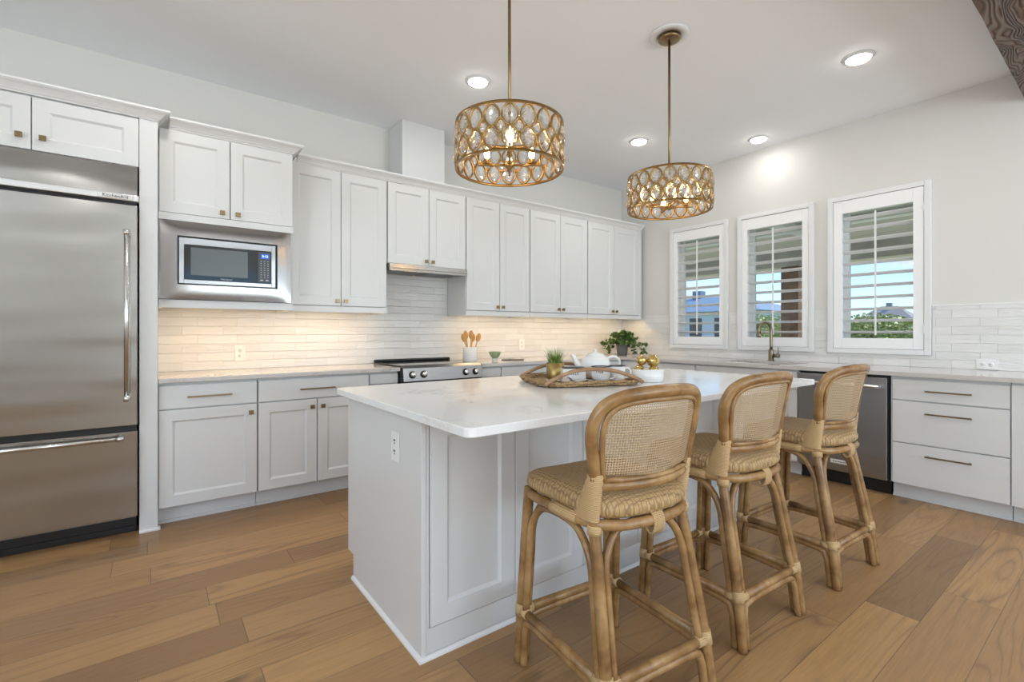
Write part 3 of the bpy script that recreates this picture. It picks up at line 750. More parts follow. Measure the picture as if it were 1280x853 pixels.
# worktop with rounded corners
def rrect(x0, x1, y0, y1, r, n=6):
    P = []
    for cx, cy, a0 in ((x1-r, y0+r, -PI/2), (x1-r, y1-r, 0), (x0+r, y1-r, PI/2), (x0+r, y0+r, PI)):
        for k in range(n+1): a = a0+PI/2*k/n; P.append((cx+r*math.cos(a), cy+r*math.sin(a)))
    return P
tag(MB().prism(rrect(.737, 3.185, 1.202, 2.482, .03), .884, .914).build('island_worktop', M['quartz'], bevel=.003), 'white veined quartz top overhanging the kitchen island', 'worktop')

# ---------------------------------------------------------------- wall outlets
def outlet(label, loc, rz, horiz=False, kind='duplex'):
    t = thing('wall_outlet', label, 'outlet', loc, rz, 'white power outlets')
    w, h = (.118, .074) if horiz else (.074, .118)
    pl = MB().box(-w/2, w/2, -.006, -.0005, -h/2, h/2).build('cover_plate', M['plastic'], t, bevel=.002)
    for s in (-1, 1):
        cx, cz = (s*.021, 0) if horiz else (0, s*.021)
        q = MB().lathe([(0, 0), (.0155, 0), (.017, -.0015), (.017, -.003)], 20, sx=1).build('receptacle', M['plastic'], t, loc=(cx, -.0062, cz), rot=(PI/2, 0, 0))
        g = MB()
        if horiz: g.box(cx-.008, cx-.002, -.0098, -.0062-.0001, .004, .006).box(cx-.008, cx-.002, -.0098, -.0063, -.006, -.004).box(cx+.006, cx+.010, -.0098, -.0063, -.002, .002)
        else: g.box(cx-.006, cx-.004, -.0098, -.0063, cz-.000, cz+.008).box(cx+.004, cx+.006, -.0098, -.0063, cz, cz+.008).box(cx-.002, cx+.002, -.0098, -.0063, cz-.010, cz-.006)
        g.build('slots', M['slot'], t)
outlet('upright white outlet in the tile left of the range', (.529, YA-.009, 1.035), 0)
outlet('upright white outlet in the tile right of the green bowl', (3.286, YA-.009, 1.06), 0)
outlet('horizontal white outlet in the tile at the far right', (XB-.009, .727, .957), -PI/2, True)
outlet('white outlet on the end panel of the island', (IX0-.0003, 1.808, .742), -PI/2)

# ---------------------------------------------------------------- recessed lights
RL = [(1.93, 3.00, 'round recessed ceiling light behind the left pendant'), (3.80, 3.00, 'round recessed ceiling light between the two pendants'),
      (4.68, 2.27, 'round recessed ceiling light nearest the corner of the window wall'), (3.84, 1.19, 'large round recessed ceiling light at the upper right'),
      ]
def recessed(x, y, lab, k=1.0):
    t = thing('recessed_light', lab, 'ceiling light', (x, y, ZC), 0, 'recessed ceiling lights')
    MB().lathe([(.075, -.012), (.090, -.006), (.094, -.0005), (.070, -.0005), (.070, -.012), (.075, -.012)], 40).build('trim_ring', M['trim'], t)
    MB().lathe([(.0695, -.004), (.069, -.016), (.055, -.024), (.03, -.029), (0.0001, -.030)], 36).build('lens', M['lens'], t)
    area_light('lamp', (0, 0, -.036), (0, 0, 0), .14, .14, REC_W*k, (1, .98, .95), t, 'DISK')
for x, y, lab in RL: recessed(x, y, lab, .3 if x > 4.5 else 1.0)
recessed(.10, 2.95, 'added recessed ceiling light above the refrigerator, out of view')  # this and the next are unseen lights added to help light the kitchen
recessed(1.2, .35, 'added recessed ceiling light above the camera, out of view')

for k, (x, y) in enumerate([(-2.6, 1.2), (-2.6, -2.6), (.6, -2.2), (3.4, -.8), (3.4, -3.0), (-.8, -1.0)]):  # unseen ceiling lights added for more light from above
    recessed(x, y, 'added unseen recessed ceiling light filling the room behind the camera')
# ---------------------------------------------------------------- pendants
def make_pendant(loc, lab):
    t = thing('pendant_light', lab, 'pendant light', loc, 0, 'drum pendants over the island')     # origin on the ceiling
    zt, zb, R = 2.175-ZC, 1.960-ZC, .252
    MB().lathe([(.075, -.0005), (.115, -.002), (.120, -.006), (.112, -.013), (.075, -.016), (.07, -.0005)], 40).build('ceiling_medallion', M['trim'], t)
    cn = MB().lathe([(0.0001, -.0165), (.066, -.0165), (.066, -.036), (.06, -.040), (.012, -.042), (.0001, -.042)], 36).build('canopy', M['brass'], t)
    for a in (.4, .4+PI): MB().lathe([(0.0001, 0), (.005, 0), (.006, -.006), (.0001, -.009)], 12).build('screw', M['brass'], cn, loc=(.04*math.cos(a), .04*math.sin(a), -.0415))
    MB().tube([(0, 0, -.042), (0, 0, zb+.06)], .0075, 14).build('rod', M['brass'], t)
    fr = MB()
    for z0, z1 in ((zt-.012, zt), (zb, zb+.012)):
        fr.lathe([(R+.003, z0), (R+.003, z1), (R-.003, z1), (R-.003, z0), (R+.003, z0)], 80)
    Nn = 20; H = zt-zb; m1, m3, m2 = zt-.060, zb+.060, (zt+zb)/2
    def marq(a0, zc, w, h, r):
        P = []
        for k in range(28):
            q = 2*PI*k/28; c = math.cos(q); s = math.sin(q)
            x = w/2*c*abs(c)**.45; z = h/2*s
            a = a0+x/R; P.append(((R)*math.cos(a), (R)*math.sin(a), zc+z))
        return P
    rings = []
    for k in range(Nn):
        a = 2*PI*k/Nn
        rings += [(a, m1, .069, .094, 1), (a, m3, .069, .094, 1), (a+PI/Nn, m2, .046, .056, 0)]
    for a, zc, w, h, big in rings: fr.tube(marq(a, zc, w, h, .004), .0064, 6, closed=True, flat=.7)
    for k in range(Nn):                                             # struts to the bands
        a = 2*PI*k/Nn
        for (zz0, zz1) in ((zt-.014, m1+.044), (m3-.044, zb+.012)): fr.tube([(R*math.cos(a), R*math.sin(a), zz0), (R*math.cos(a), R*math.sin(a), zz1)], .003, 6)
        for zc in (m2+.030, m2-.030):
            fr.tube([(R*math.cos(a+PI/Nn*q), R*math.sin(a+PI/Nn*q), zc+ (0)) for q in (.6, 1, 1.4)], .003, 6)
    for k in range(3):
        a = 2*PI*k/3+.3; fr.tube([(R*math.cos(a), R*math.sin(a), zt-.006), (0, 0, zt-.006)], .003, 8)
    fr.build('drum_frame', M['gold'], t)
    def crystal(w, h, d):
        mb = MB(); n = 14; rings_ = [(1, 0), (.62, d*.72), (.30, d)]
        V = []; 
        for s in (-1, 1):
            for q, yy in rings_:
                for k in range(n):
                    a = 2*PI*k/n; V.append((yy*s, q*w/2*math.cos(a)*abs(math.cos(a))**.35, q*h/2*math.sin(a)))
        F = []
        for s in range(2):
            o = s*3*n
            for r in range(2):
                for k in range(n):
                    f_ = (o+r*n+k, o+r*n+(k+1) % n, o+(r+1)*n+(k+1) % n, o+(r+1)*n+k); F.append(f_ if s else f_[::-1])
            F.append(tuple(o+2*n+k for k in range(n))[::(1 if s else -1)])
        mb.add(V, F); return mb
    big = small = None
    for a, zc, w, h, bg in rings:
        pos = (R*math.cos(a), R*math.sin(a), zc)
        if bg:
            if big is None: o = big = crystal(.058, .088, .012).build('crystal', M['crystal'], t)
            else: o = big.copy(); COL.objects.link(o)
        else:
            if small is None: o = small = crystal(.036, .047, .009).build('crystal', M['crystal'], t)
            else: o = small.copy(); COL.objects.link(o)
        o.location = pos; o.rotation_euler = (0, 0, a)
    zh = zb+.018
    MB().lathe([(.0001, zh-.014), (.010, zh-.012), (.018, zh-.004), (.022, zh), (.022, zh+.02), (.010, zh+.03), (.0001, zh+.03)], 24).build('hub', M['gold'], t)
    for k in range(4):
        a = PI/4+k*PI/2+.15; c, s = math.cos(a), math.sin(a)
        ar = MB().tube([(.015*c, .015*s, zh+.008), (.145*c, .145*s, zh+.008), (.145*c, .145*s, zh+.06)], .006, 8).build('arm', M['gold'], t)
        MB().lathe([(.0001, 0), (.014, 0), (.014, .006), (.011, .008), (.011, .022), (.0001, .022)], 16).build('candle_sleeve', M['gold'], ar, loc=(.105*c, .105*s, zh+.014))
        MB().lathe([(.0001, 0), (.007, .0), (.012, .012), (.014, .024), (.010, .040), (.004, .054), (.0001, .058)], 16).build('bulb', M['bulb'], ar, loc=(.105*c, .105*s, zh+.037))
    return t
make_pendant((1.34, 1.81, ZC), 'gold crystal drum pendant hanging over the left half of the island')
make_pendant((2.59, 1.81, ZC), 'gold crystal drum pendant hanging over the right half of the island')

# ---------------------------------------------------------------- stools
def by(x, z): return -.125-.075*(1-min(1, (x/.235)**2))-.20*(z-.76)
def make_stool():
    t = thing('bar_stool', 'rattan', 'bar stool', (0, 0, 0))
    rt = M['rattan']
    def legpts(sx, rear):
        if rear: return [Vector((sx*.222, -.240, 0)), Vector((sx*.215, -.218, .19)), Vector((sx*.196, -.160, .50)), Vector((sx*.190, -.135, .64))]
        return [Vector((sx*.222, .240, 0)), Vector((sx*.217, .232, .19)), Vector((sx*.206, .215, .50)), Vector((sx*.200, .205, .64))]
    LP = {(sx, r): legpts(sx, r) for sx in (-1, 1) for r in (True, False)}
    def at(sx, r, z):
        P = LP[(sx, r)]
        for a, b in zip(P[:-1], P[1:]):
            if z <= b.z: return a+(b-a)*((z-a.z)/(b.z-a.z))
        return P[-1]
    sy = {True: 1, False: -1}
    for sx in (-1, 1):
        for r in (True, False):
            P = crv(LP[(sx, r)], 5); m = MB().tube(P, .019, 12)
            if r:   # rear post carries on up into the back frame
                m = MB().tube(crv(LP[(sx, r)]+[Vector((sx*.196, by(.196, .76), .76))], 5), .0185, 12)
            lg = m.build('leg', rt, t)
            # binding at the stretcher joint
            a, b = at(sx, r, .175), at(sx, r, .215)
            MB().tube([a, b], .0225, 12).build('binding', M['bind'], lg)
    o = .029      # offset of the inner companion pole
    sides = [((-1, True), (1, True)), ((-1, False), (1, False)), ((-1, True), (-1, False)), ((1, True), (1, False))]
    for A, B in sides:
        pa, pb = at(*A, .19), at(*B, .19); d = (pb-pa).normalized()
        st = MB().tube([pa+d*.012, pb-d*.012], .0155, 12).build('stretcher', rt, t)
        MB().tube([pa+d*.012, pa+d*.045], .0185, 12).build('binding', M['bind'], st)
        MB().tube([pb-d*.012, pb-d*.045], .0185, 12).build('binding', M['bind'], st)
        # lower arch: from foot up, across beneath the stretcher, down to other foot
        def inn(S, z, other, k=o):
            p_ = at(*S, z); q_ = at(*other, z); return p_+(q_-p_).normalized()*k
        pts = [inn(A, .002, B), inn(A, .09, B), inn(A, .135, B, .034), inn(A, .163, B, .075), inn(B, .163, A, .075), inn(B, .135, A, .034), inn(B, .09, A), inn(B, .002, A)]
        MB().tube(crv(pts, 5), .0132, 10).build('lower_arch', rt, t)
        # upper arch: companion pole up the leg, bending under the seat
        pts = [inn(A, .20, B), inn(A, .40, B), inn(A, .50, B, .030), inn(A, .565, B, .060), inn(A, .597, B, .115), inn(B, .597, A, .115), inn(B, .565, A, .060), inn(B, .50, A, .030), inn(B, .40, A), inn(B, .20, A)]
        MB().tube(crv(pts, 5), .0132, 10).build('upper_arch', rt, t)
    # seat outline
    def outline(gr):
        P = [(-.10, .238), (.10, .238), (.175, .228), (.212, .18), (.214, .05), (.208, -.08), (.180, -.155), (.11, -.195), (0, -.207), (-.11, -.195), (-.180, -.155), (-.208, -.08), (-.214, .05), (-.212, .18), (-.175, .228)]
        C = crv([(x, y, 0) for x, y in P], 4, True)
        return [Vector((p.x*(1+gr/.21), .02+(p.y-.02)*(1+gr/.21), 0)) for p in C]
    O = outline(0); n = len(O)
    MB().tube([p+Vector((0, 0, .622)) for p in outline(-.004)], .0165, 12, closed=True).build('seat_ring', rt, t)
    se = MB(); V = []; prof = [(-.05, .6385), (-.010, .6395), (.001, .648), (.006, .658), (.006, .670), (.000, .683), (-.012, .693), (-.035, .701), (-.08, .700), (-.13, .695), (-.18, .692), (-.2099, .691)]
    for g_, z in prof: V += [(p.x, p.y, z+(.006*abs(p.x/.2)**2 if g_ > -.1 and z > .68 else 0)) for p in outline(g_)]
    F = [(i*n+k, i*n+(k+1) % n, (i+1)*n+(k+1) % n, (i+1)*n+k) for i in range(len(prof)-1) for k in range(n)]
    se.add(V, F, True).add([V[k] for k in range(n)], [tuple(reversed(range(n)))])
    se.build('seat', M['seat'], t)
    wr = MB()
    for ang in (0, PI/2, PI, 3*PI/2):           # flat wraps tying arches to the ring
        pass
    for (x, y, rz) in ((0, -.200, 0), (0, .231, 0)):
        c, s = math.cos(rz), math.sin(rz); b = MB(); pts = []
        for q in range(5):
            u = (q-2)*.009
            R_ = [(x+u*c + (-s)*math.cos(w_)*.0185, y+u*s + c*math.cos(w_)*.0185, .613+.033*math.sin(w_)) for w_ in [2*PI*k/14 for k in range(14)]]
            b.tube(R_, .0048, 6, closed=True)
        b.build('seat_wrap', M['bind'], t)
    rg_ = [p+Vector((0, 0, .622)) for p in outline(-.004)]
    for sx in (-1, 1):
        sg = sorted([p for p in rg_ if p.x*sx > .15 and -.09 < p.y < .075], key=lambda p: p.y)
        MB().tube(sg, .0188, 12).build('seat_wrap', M['bind'], t)
    # side cones that wrap rear posts to the seat
    for sx in (-1, 1):
        b0 = Vector((sx*.192, -.115, .632)); b1 = Vector((sx*.196, by(.196, .76), .775)); m = MB(); P = []
        V = []; nn = 14; K = 16
        for i in range(K+1):
            u = i/K; z = .632+.145*u; wy = .0245+.032*(1-u)**1.1; wx = .0238
            cy = at(sx, True, min(z, .64)).y if z < .64 else -.135+(by(.196, .76)+.135)*min(1, (z-.64)/.12)
            cy += (wy-.0245)
            gz = .0012*(1 if i % 2 else -1)
            for k in range(nn):
                a = 2*PI*k/nn; V.append((sx*.193+(wx+gz)*math.cos(a), cy+(wy+gz)*math.sin(a), z))
        F = [(i*nn+k, i*nn+(k+1) % nn, (i+1)*nn+(k+1) % nn, (i+1)*nn+k) for i in range(K) for k in range(nn)]
        m.add(V, F, True); m.build('post_wrap', M['bind'], t)
        p_ = at(sx, True, .605); MB().tube([p_-Vector((0, 0, .012)), p_+Vector((0, 0, .014))], .0235, 12).build('post_tie', M['bind'], t)
    # back
    half = [(.196, .76), (.207, .82), (.219, .88), (.219, .935), (.196, .985), (.145, 1.012), (.075, 1.022)]
    path = [(x, z) for x, z in half]+[(0, 1.024)]+[(-x, z) for x, z in reversed(half)]
    C = crv([(x, 0, z) for x, z in path], 6)
    MB().tube([(p.x, by(p.x, p.z), p.z) for p in C], .0195, 14).build('back_frame', rt, t)
    ih = [(.176, .757), (.184, .80), (.193, .86), (.196, .91), (.186, .957), (.152, .985), (.085, .998)]
    ipath = ih+[(0, 1.0)]+[(-x, z) for x, z in reversed(ih)]
    C2 = crv([(x, 0, z) for x, z in ipath], 6)
    C2 += [Vector((ipath[-1][0]+(ipath[0][0]-ipath[-1][0])*k/8, 0, .757)) for k in range(1, 8)]
    MB().tube([(p.x, by(p.x, p.z)-.006, p.z) for p in C2], .0085, 10, closed=True).build('inner_frame', rt, t)
    rl = [(-.192+.384*k/14, .738) for k in range(15)]
    MB().tube([(x, by(x, z)-.001, z) for x, z in rl], .0165, 12).build('back_rail', rt, t)
    # cane panel
    right = [p for p in C2 if p.x >= 0 and p.z >= .7575]
    zs = [p.z for p in right]
    def halfw(z):
        best = 0
        for a, b in zip(right[:-1], right[1:]):
            if (a.z-z)*(b.z-z) <= 0 and abs(a.z-b.z) > 1e-6: best = max(best, a.x+(b.x-a.x)*((z-a.z)/(b.z-a.z)))
        return best
    ztop = .998; rows = 26; cols = 20; V = []; F = []
    for i in range(rows+1):
        z = .759+(ztop-.759)*(1-(1-i/rows)**1.6)
        hw_ = max(halfw(z), .02)
        for j in range(cols+1):
            x = -hw_+2*hw_*j/cols; V.append((x, by(x, z)-.006, z))
    for i in range(rows):
        for j in range(cols): a = i*(cols+1)+j; F.append((a, a+1, a+cols+2, a+cols+1))
    o = MB().add(V, F, True).build('cane_panel', M['cane'], t)
    return t
st0 = make_stool()
spots = [((1.262, 1.118), -6, 'rattan counter stool nearest the camera, in front of the island'),
         ((1.995, 1.140), -3, 'middle rattan counter stool of the three at the island'),
         ((2.775, 1.100), -3, 'rattan counter stool furthest right, in front of the dishwasher')]
for i, ((x, y), a, lab) in enumerate(spots):
    o = st0 if i == 0 else copy_tree(st0)
    o.location = (x, y, 0); o.rotation_euler = (0, 0, math.radians(a)); tag(o, lab, 'bar stool', 'rattan counter stools at the island')

# ---------------------------------------------------------------- things on the island
TZ = .9145
ta = math.atan2(-.374, .927); tc = (1.915, 1.935)
tr = thing('serving_tray', 'woven seagrass tray with two bent wooden handles on the island', 'tray', (tc[0], tc[1], TZ), ta)
OUT = [(x, y) for x, y in rrect(-.285, .285, -.235, .235, .10, 5)]
b = MB(); ins = [(x*.93, y*.92) for x, y in OUT]; b.prism([(x, y) for x, y in ins], .002, .010); b.build('base', M['wicker'], tr)
rm = MB(); C = crv([(x, y, 0) for x, y in OUT], 4, True)
tot = len(C)
for row, (rz_, k_) in enumerate(((.010, .97), (.021, 1.0))):
    P = []
    m_ = 240
    for i in range(m_):
        f_ = i/m_*tot; p_ = C[int(f_) % tot].lerp(C[(int(f_)+1) % tot], f_-int(f_)); w_ = i*2*PI/4+row*PI
        P.append((p_.x*k_*(1+.012*math.cos(w_)), p_.y*k_*(1+.012*math.cos(w_)), rz_+.002+.003*math.sin(w_)))
    rm.tube(P, .0085, 6, closed=True)
rm.build('woven_rim', M['wicker'], tr)
for s in (-1, 1):
    y = s*.228; pts = [(-.275, y, .016), (-.235, y, .040), (-.12, y, .082), (0, y, .092), (.12, y, .078), (.235, y, .040), (.275, y, .016)]
    MB().tube(crv(pts, 6), .0105, 10).build('handle', M['handle'], tr)
def tl(u, D_, z):  # helper used only for laying out: point at distance
    return None
# gold pot with grass
gp = thing('potted_grass', 'small tuft of green grass in a brushed gold pot on the tray', 'potted plant', (1.900, 2.110, TZ+.011))
MB().lathe([(.0001, 0), (.050, 0), (.052, .004), (.052, .092), (.049, .092), (.049, .075), (.0001, .075)], 36).build('pot', mat('gold_pot', (.42, .31, .12), .38, .9), gp)
gb = MB(); random.seed(11)
for i in range(230):
    a = random.uniform(0, 2*PI); r = .042*math.sqrt(random.random()); h = random.uniform(.06, .125); ln = random.uniform(.1, .85)*r/.042*.075+random.uniform(0, .014)
    x0_, y0_ = r*math.cos(a), r*math.sin(a); w_ = .0017; px_, py_ = -math.sin(a)*w_, math.cos(a)*w_; V = []
    for k in range(5):
        q = k/4; ll = ln*q*q; zz = .075+h*(q-.18*q*q*(ln/.06)); ww = 1-q*.92
        cx, cy = x0_+math.cos(a)*ll, y0_+math.sin(a)*ll
        V += [(cx-px_*ww, cy-py_*ww, zz), (cx+px_*ww, cy+py_*ww, zz)]
    gb.add(V, [(2*k, 2*k+1, 2*k+3, 2*k+2) for k in range(4)])
tag(gb.build('grass_blades', M['grassblade'], gp), kind='stuff')
# white box with lettering
bx = thing('ceramic_box', 'small white rectangular box with dark lid edge beside the gold pot', 'box', (1.878, 1.935, TZ+.011), -math.atan2(447, 597)+.06)
MB().box(-.064, .064, -.04, .04, 0, .070).build('body', M['ceramic'], bx, bevel=.004)
MB().box(-.060, .060, -.036, .036, .0705, .078).build('lid', mat('lid_wood', (.06, .04, .03), .5), bx, bevel=.002)
text('VILLA', .020, M['ink'], bx, (0, -.0408, .042), (PI/2, 0, 0))
# teapot
tp = thing('teapot', 'white ceramic teapot with lid at the back of the tray', 'teapot', (2.098, 1.975, TZ+.011), -math.atan2(447, 597))
MB().lathe([(.0001, 0), (.055, 0), (.060, .004), (.082, .03), (.090, .062), (.088, .09), (.076, .118), (.058, .132), (.05, .134), (.0001, .134)], 36).build('body', M['ceramic'], tp)
ld = MB().lathe([(.052, .133), (.054, .137), (.045, .145), (.022, .151), (.008, .153), (.006, .158), (.011, .165), (.009, .172), (.0001, .174)], 30).build('lid', M['ceramic'], tp)
MB().tube(crv([(-.075, 0, .052), (-.108, 0, .085), (-.126, 0, .122), (-.142, 0, .138)], 6), [.022-.012*k/18 for k in range(19)], 14).build('spout', M['ceramic'], tp)
MB().tube(crv([(.070, 0, .118), (.110, 0, .128), (.142, 0, .105), (.142, 0, .068), (.115, 0, .04), (.078, 0, .030)], 6), .0075, 10, flat=1.4).build('handle', M['ceramic'], tp)
# mugs
def mug(label, loc, rz, r, h, word=None, round_=True):
    t = thing('mug', label, 'mug', loc, rz, 'white mugs with dark rims')
    pr = [(.0001, 0), (r*.62, 0), (r*.82, h*.12), (r, h*.42), (r*1.0, h*.75), (r*.97, h-.003), (r*.93, h-.003), (r*.93, h*.6), (r*.75, h*.16), (.0001, h*.14)] if round_ else \
         [(.0001, 0), (r*.78, 0), (r*.88, h*.10), (r*.95, h*.5), (r, h-.003), (r*.93, h-.003), (r*.88, h*.5), (r*.75, h*.12), (.0001, h*.1)]
    MB().lathe(pr, 32).build('body', M['ceramic'], t)
    rr = r*.955; MB().lathe([(rr+.003, h-.003), (rr+.003, h+.001), (rr-.003, h+.001), (rr-.003, h-.003)], 32).build('rim', M['rim'], t)
    MB().tube(crv([(r*.93, 0, h*.82), (r*1.35, 0, h*.84), (r*1.62, 0, h*.60), (r*1.45, 0, h*.32), (r*.93, 0, h*.22)], 6), .0055, 10).build('handle', M['ceramic'], t)
    if word: text(word, .030, M['ink'], t, (0, -r-.001, h*.72), (PI/2, 0, 0))
    return t
va = -math.atan2(447, 597)
mug('round white mug with dark rim and lettering in the middle of the tray', (1.955, 1.800, TZ+.011), va-.35, .052, .086, 'Tea')
mug('plain white mug with dark rim, its handle towards the gold ornaments', (2.068, 1.785, TZ+.011), va, .047, .086, None, False)
# napkin
nk = MB(); V = []; nxn, nyn = 30, 22; random.seed(5)
from mathutils import noise as mn
for j in range(nyn+1):
    for i in range(nxn+1):
        x = -.13+.26*i/nxn; y = -.065+.13*j/nyn
        z = .008+.018*abs(mn.noise(Vector((x*14, y*16, 1.3))))+.010*abs(mn.noise(Vector((x*40, y*20, 4))))+.008*max(0, math.sin(x*40+y*18))
        V.append((x+.02*mn.noise(Vector((x*9, y*9, 7))), y+.02*mn.noise(Vector((x*9, y*9, 17))), z))
F = [(j*(nxn+1)+i, j*(nxn+1)+i+1, (j+1)*(nxn+1)+i+1, (j+1)*(nxn+1)+i) for j in range(nyn) for i in range(nxn)]
nkn = nk.add(V, F, True).build('napkin', M['napkin'], loc=(1.765, 1.845, TZ+.010), rot=(0, 0, ta)); tag(nkn, 'crumpled grey striped linen napkin on the front of the tray', 'napkin')
so = nkn.modifiers.new('solid', 'SOLIDIFY'); so.thickness = .002
# white planter with gold ornaments
wb_ = thing('ceramic_bowl', 'low white oval planter holding gold ornaments, right of the tray', 'bowl', (2.262, 1.722, TZ), va)
MB().lathe([(.0001, 0), (.082, 0), (.088, .004), (.089, .072), (.083, .072), (.082, .012), (.0001, .011)], 40, sy=.68).build('vessel', M['ceramic'], wb_)
F_ = Vector((.5995, .8004)); R_ = Vector((.8004, -.5995))
def rel(r, f, z): return (2.262+R_.x*r+F_.x*f, 1.722+R_.y*r+F_.y*f, TZ+z)
balls = [(-.050, -.004, .066, .031, 'gold ball in the white planter, lower left'), (.030, -.010, .064, .030, 'gold ball in the white planter, lower right'), (-.010, .026, .050, .022, 'gold ball half hidden at the back of the white planter'),
         (-.036, .004, .122, .029, 'gold ball resting on top at the left of the planter'), (.030, .004, .120, .036, 'largest gold ornament with a round hole, topmost in the planter')]
for r, f, z, rad, lab in balls:
    big_ = rad > .03
    ob = MB(); V = []; nn = 20; K = 14
    for i in range(K+1):
        th = PI*(i/K) if not big_ else .42+(PI-.42)*(i/K)
        for k in range(nn):
            ph = 2*PI*k/nn; rr = rad*(1+.035*math.cos(ph*10)*math.sin(th)); V.append((rr*math.sin(th)*math.cos(ph), rr*math.sin(th)*math.sin(ph), rr*math.cos(th)))
    F = [(i*nn+k, (i+1)*nn+k, (i+1)*nn+(k+1) % nn, i*nn+(k+1) % nn) for i in range(K) for k in range(nn)]
    ob.add(V, F, True)
    if big_: ob.lathe([(rad*.42, rad*.90), (rad*.46, rad*.96), (rad*.40, rad*.99), (rad*.30, rad*.93), (rad*.27, rad*.5), (.0001, rad*.45)], 20)
    o = ob.build('gold_ornament', M['goldball'], loc=rel(r, f, z), rot=(math.radians(80) if big_ else 0, 0, va+.35)); tag(o, lab, 'ornament', 'gold ornaments in the planter')

# ---------------------------------------------------------------- things on the perimeter worktop
cr = thing('utensil_crock', 'white dotted ceramic crock beside the range', 'crock', (2.470, 3.98, TZ))
MB().lathe([(.0001, 0), (.064, 0), (.070, .006), (.070, .136), (.064, .136), (.063, .02), (.0001, .018)], 40).build('vessel', M['ceramic'], cr)
dots = MB()
for r_ in range(6):
    for k in range(22):
        a = 2*PI*(k+.0)/22; c, s = math.cos(a), math.sin(a); z = .018+r_*.021
        dots.box(.0695*c-.004, .0695*c+.004, .0695*s-.004, .0695*s+.004, z-.004, z+.004)
dots.build('dots', mat('crock_dots', (.55, .56, .57), .5), cr)
def spoon(label, bx_, by_, lean, az, L_, slot=False):
    # lies from crock bottom, leans outwards
    m = MB(); hl = L_
    P = [(0, 0, 0), (0, 0, hl*.5), (0, 0, hl*.72)]; m.tube(P, [.0055, .006, .0065], 10)
    V = []; rows_ = 12; nn = 12
    for i in range(rows_+1):
        q = i/rows_; z = hl*.70+.085*q; w_ = .0065+.0175*math.sin(PI*min(1, q*.98+.02))**.7 if q < 1 else .002
        for k in range(nn):
            a = 2*PI*k/nn; V.append((w_*math.cos(a), .0045*math.sin(a)-.004*math.sin(PI*q), z))
    m.add(V, [(i*nn+k, i*nn+(k+1) % nn, (i+1)*nn+(k+1) % nn, (i+1)*nn+k) for i in range(rows_) for k in range(nn)]+[tuple(rows_*nn+k for k in range(nn))], True)
    o = m.build('wooden_spoon', M['spoon']); tag(o, label, 'spoon', 'wooden spoons in the crock')
    o.location = (2.470+bx_, 3.98+by_, TZ+.022)
    o.rotation_euler = (0, lean, az)
    return o
sp = [('wooden spoon leaning furthest left in the crock', -.012, -.02, -.30, va, .245), ('wooden spoon standing second from the left in the crock', -.008, .01, -.13, va+.1, .275), ('wooden spoon standing upright in the middle of the crock', .0, -.01, .02, va-.1, .275),
      ('short dark wooden spoon behind the others in the crock', .01, .02, .13, va, .235), ('wooden spoon leaning furthest right in the crock', .014, -.012, .29, va-.05, .25)]
for s_ in sp: spoon(*s_)
gb_ = thing('small_bowl', 'small sage green footed bowl on the counter right of the crock', 'bowl', (2.735, 3.94, TZ))
MB().lathe([(.0001, 0), (.028, 0), (.028, .018), (.0001, .018)], 28).build('foot', M['ceramic'], gb_)
MB().lathe([(.0001, .0185), (.026, .0185), (.044, .040), (.058, .068), (.062, .086), (.058, .086), (.052, .066), (.03, .036), (.0001, .030)], 32).build('cup', M['green'], gb_)
bk = thing('serving_board', 'flat dark-edged board lying on the counter beside the green bowl', 'board', (2.90, 3.86, TZ), 0)
MB().box(-.10, .10, -.06, .06, 0, .008).build('lower_board', mat('board_dark', (.12, .11, .10), .5), bk, bevel=.002)
MB().box(-.02, .10, -.05, .05, .0085, .016).build('upper_board', mat('board_pale', (.5, .47, .44), .4), bk, bevel=.002)
# ivy
iv = thing('potted_ivy', 'trailing green ivy in a dark grey pot in the counter corner', 'potted plant', (4.60, 3.885, TZ))
MB().lathe([(.0001, 0), (.056, 0), (.060, .004), (.074, .13), (.068, .13), (.066, .115), (.0001, .112)], 32).build('pot', M['plum'], iv)
lf = MB(); stt = MB(); random.seed(21)
for i in range(50):
    a = random.uniform(0, 2*PI); reach = random.uniform(.06, .27)*(1.0 if abs(math.cos(a-va)) > .5 else .6); rise = random.uniform(.02, .17)*(1-reach/.36); drop = random.uniform(0, .24) if reach > .13 else 0
    P = [Vector((.03*math.cos(a), .03*math.sin(a), .11)), Vector((reach*.4*math.cos(a), reach*.4*math.sin(a), .14+rise)), Vector((reach*math.cos(a+.2), reach*math.sin(a+.2), .14+rise-drop*.5))]
    P.append(P[-1]+Vector((.02*math.cos(a), .02*math.sin(a), -drop*.35)))
    C = crv(P, 6)
    C = [Vector((p.x, min(p.y, .30), max(p.z, .02))) for p in C]
    stt.tube(C, .0016, 5)
    for p in C[4::2]:
        for _ in range(2):
            q = p+Vector((random.uniform(-.022, .022), random.uniform(-.022, .022), random.uniform(-.015, .02))); s_ = random.uniform(.015, .031)
            q.z = max(q.z, .03)
            M3 = Matrix.Rotation(random.uniform(0, 2*PI), 3, 'Z') @ Matrix.Rotation(random.uniform(.2, 1.3), 3, 'X')
            sh_ = [(0, -1, 0), (.55, -.75, .1), (.95, -.1, .12), (.5, .1, 0), (.35, .6, .05), (0, 1.15, -.1), (-.35, .6, .05), (-.5, .1, 0), (-.95, -.1, .12), (-.55, -.75, .1), (0, 0, -.08)]
            lf.add([q+M3 @ (Vector(v_)*s_) for v_ in sh_], [(10, k, (k+1) % 10) for k in range(10)])
stt.build('stems', M['ivy'], iv); tag(lf.build('leaves', M['ivy'], iv), kind='stuff')

